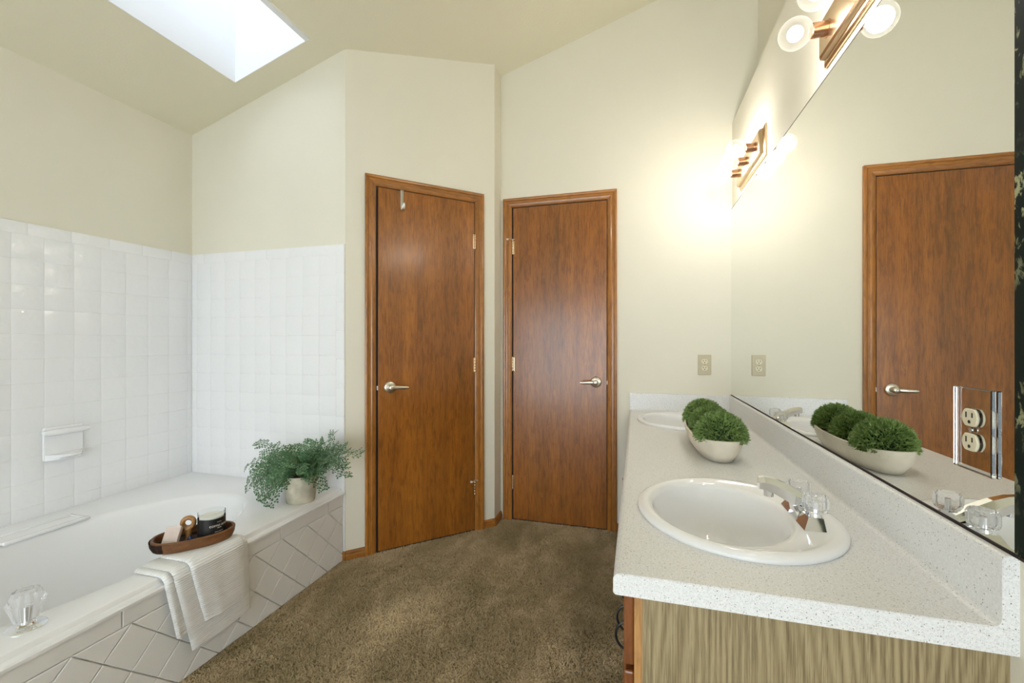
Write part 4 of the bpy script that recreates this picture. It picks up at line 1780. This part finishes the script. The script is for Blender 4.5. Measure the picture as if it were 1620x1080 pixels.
# ------------------------------------------------------------------ potted fern on the tub rim
FP = Vector((-1.572, 1.760, 0.386))
fern = empty('potted_fern', FP)
bm = bmesh.new()
lathe(bm, [(0.060, 0.0), (0.0635, 0.003), (0.069, 0.045), (0.076, 0.100), (0.0805, 0.128), (0.0805, 0.133), (0.076, 0.133), (0.073, 0.112)], 48, cap=False)
bmesh.ops.contextual_create(bm, geom=[v for v in bm.verts if abs(v.co.z) < 1e-6])
obj('pot', bm, 'ceramic_pot', fern, True, 50)
bm = bmesh.new()
lathe(bm, [(0.0735, 0.116), (0.05, 0.121), (0.01, 0.124)], 32)
obj('soil', bm, 'soil', fern, True)
frnd = random.Random(21)


def frond(tip, lift, width=0.055, npin=15):
    """arching stem from the pot to tip (local), feathered with paired pinnae of round leaflets"""
    a = Vector((frnd.uniform(-0.022, 0.022), frnd.uniform(-0.022, 0.022), 0.120))
    tip = Vector(tip)
    m1 = a + (tip - a) * 0.28 + Vector((0, 0, lift))
    m2 = a + (tip - a) * 0.72 + Vector((0, 0, lift * 0.75))
    P = []
    NS = 22
    for i in range(NS + 1):
        t = i / NS
        P.append(a * (1 - t) ** 3 + m1 * 3 * t * (1 - t) ** 2 + m2 * 3 * t * t * (1 - t) + tip * t ** 3)
    bm = bmesh.new()
    tube(bm, P, [0.0014 * (1 - 0.6 * i / NS) for i in range(NS + 1)], 5)
    for f in bm.faces:
        f.material_index = 0

    def leaflet(c, d, up, s_):
        side = d.cross(up)
        if side.length < 1e-4:
            side = Vector((1, 0, 0))
        side.normalize()
        up = side.cross(d).normalized()
        q = [c, c + d * s_ * 0.55 + side * s_ * 0.44 + up * s_ * 0.10, c + d * s_ * 1.0 + side * s_ * 0.24, c + d * s_ * 1.02 - side * s_ * 0.24, c + d * s_ * 0.55 - side * s_ * 0.44 + up * s_ * 0.10]
        f = bm.faces.new([bm.verts.new(p) for p in q])
        f.material_index = 1
    for k in range(npin):
        t = 0.20 + 0.80 * (k + 0.5) / npin
        fi = t * NS
        i = min(int(fi), NS - 1)
        c = P[i].lerp(P[i + 1], fi - i)
        d = (P[i + 1] - P[i]).normalized()
        side = d.cross(Vector((0.40 + frnd.uniform(-0.3, 0.3), -0.40 + frnd.uniform(-0.3, 0.3), 0.80)))
        if side.length < 1e-3:
            side = Vector((1, 0, 0))
        side.normalize()
        up = side.cross(d).normalized()
        L_ = width * (1.15 * (1 - t) ** 0.7 * min(1, t * 4) + 0.22) * frnd.uniform(0.8, 1.12)
        for sg in (-1, 1):
            pd = (side * sg + d * 0.55 + up * frnd.uniform(-0.35, 0.25)).normalized()
            e = c + pd * L_ + Vector((0, 0, -0.10 * L_))
            tube(bm, [c, e], 0.0006, 3, False)
            nl = max(2, int(L_ / 0.0098))
            for q in range(nl):
                s2 = (q + 0.6) / nl
                b0 = c.lerp(e, s2)
                sz = 0.0128 * (1 - 0.30 * s2) * frnd.uniform(0.85, 1.15)
                l2 = pd.cross(up).normalized()
                for s3 in (-1, 1):
                    dd = (l2 * s3 + pd * 0.45 + up * frnd.uniform(-0.25, 0.25)).normalized()
                    leaflet(b0 + dd * 0.001, dd, up, sz)
            leaflet(e, pd, up, 0.011)
    o = obj('frond', bm, ['stem', 'leaf'], fern)
    return o


# tips measured from the plant's base: (x, y, z)
tips = [((-0.345, 0.00, 0.135), 0.09), ((-0.320, -0.02, 0.030), 0.09), ((-0.285, 0.02, 0.262), 0.045), ((-0.235, -0.05, 0.060), 0.10),
        ((-0.245, 0.04, 0.190), 0.07), ((-0.120, -0.12, 0.028), 0.11), ((-0.045, -0.150, 0.020), 0.13), ((-0.175, -0.09, 0.045), 0.12),
        ((-0.075, 0.05, 0.255), 0.05), ((0.030, 0.03, 0.285), 0.05), ((0.120, 0.00, 0.300), 0.05), ((0.215, -0.02, 0.350), 0.02),
        ((0.360, -0.03, 0.265), 0.06), ((0.320, -0.06, 0.165), 0.08), ((0.255, 0.00, 0.195), 0.07), ((0.150, -0.02, 0.075), 0.10),
        ((-0.105, -0.10, 0.120), 0.09), ((0.020, -0.10, 0.200), 0.07), ((0.090, -0.09, 0.170), 0.08), ((-0.155, -0.03, 0.215), 0.06),
        ((-0.205, 0.07, 0.110), 0.09), ((0.060, 0.10, 0.200), 0.07), ((-0.050, 0.12, 0.190), 0.07), ((0.180, 0.06, 0.240), 0.06),
        ((-0.030, -0.06, 0.265), 0.04), ((0.270, -0.09, 0.225), 0.06), ((-0.075, -0.14, 0.060), 0.12), ((-0.135, 0.10, 0.160), 0.08),
        ((-0.275, -0.05, 0.090), 0.09), ((0.230, 0.03, 0.270), 0.05), ((-0.200, -0.10, 0.150), 0.07), ((0.105, -0.03, 0.250), 0.05)]
for tp, lf in tips:
    frond(tp, lf, 0.056 if Vector(tp).xy.length > 0.15 else 0.044, 10 if Vector(tp).xy.length > 0.15 else 7)
tag(fern, 'green artificial fern in a cream tapered pot on the tub rim', 'potted plant')
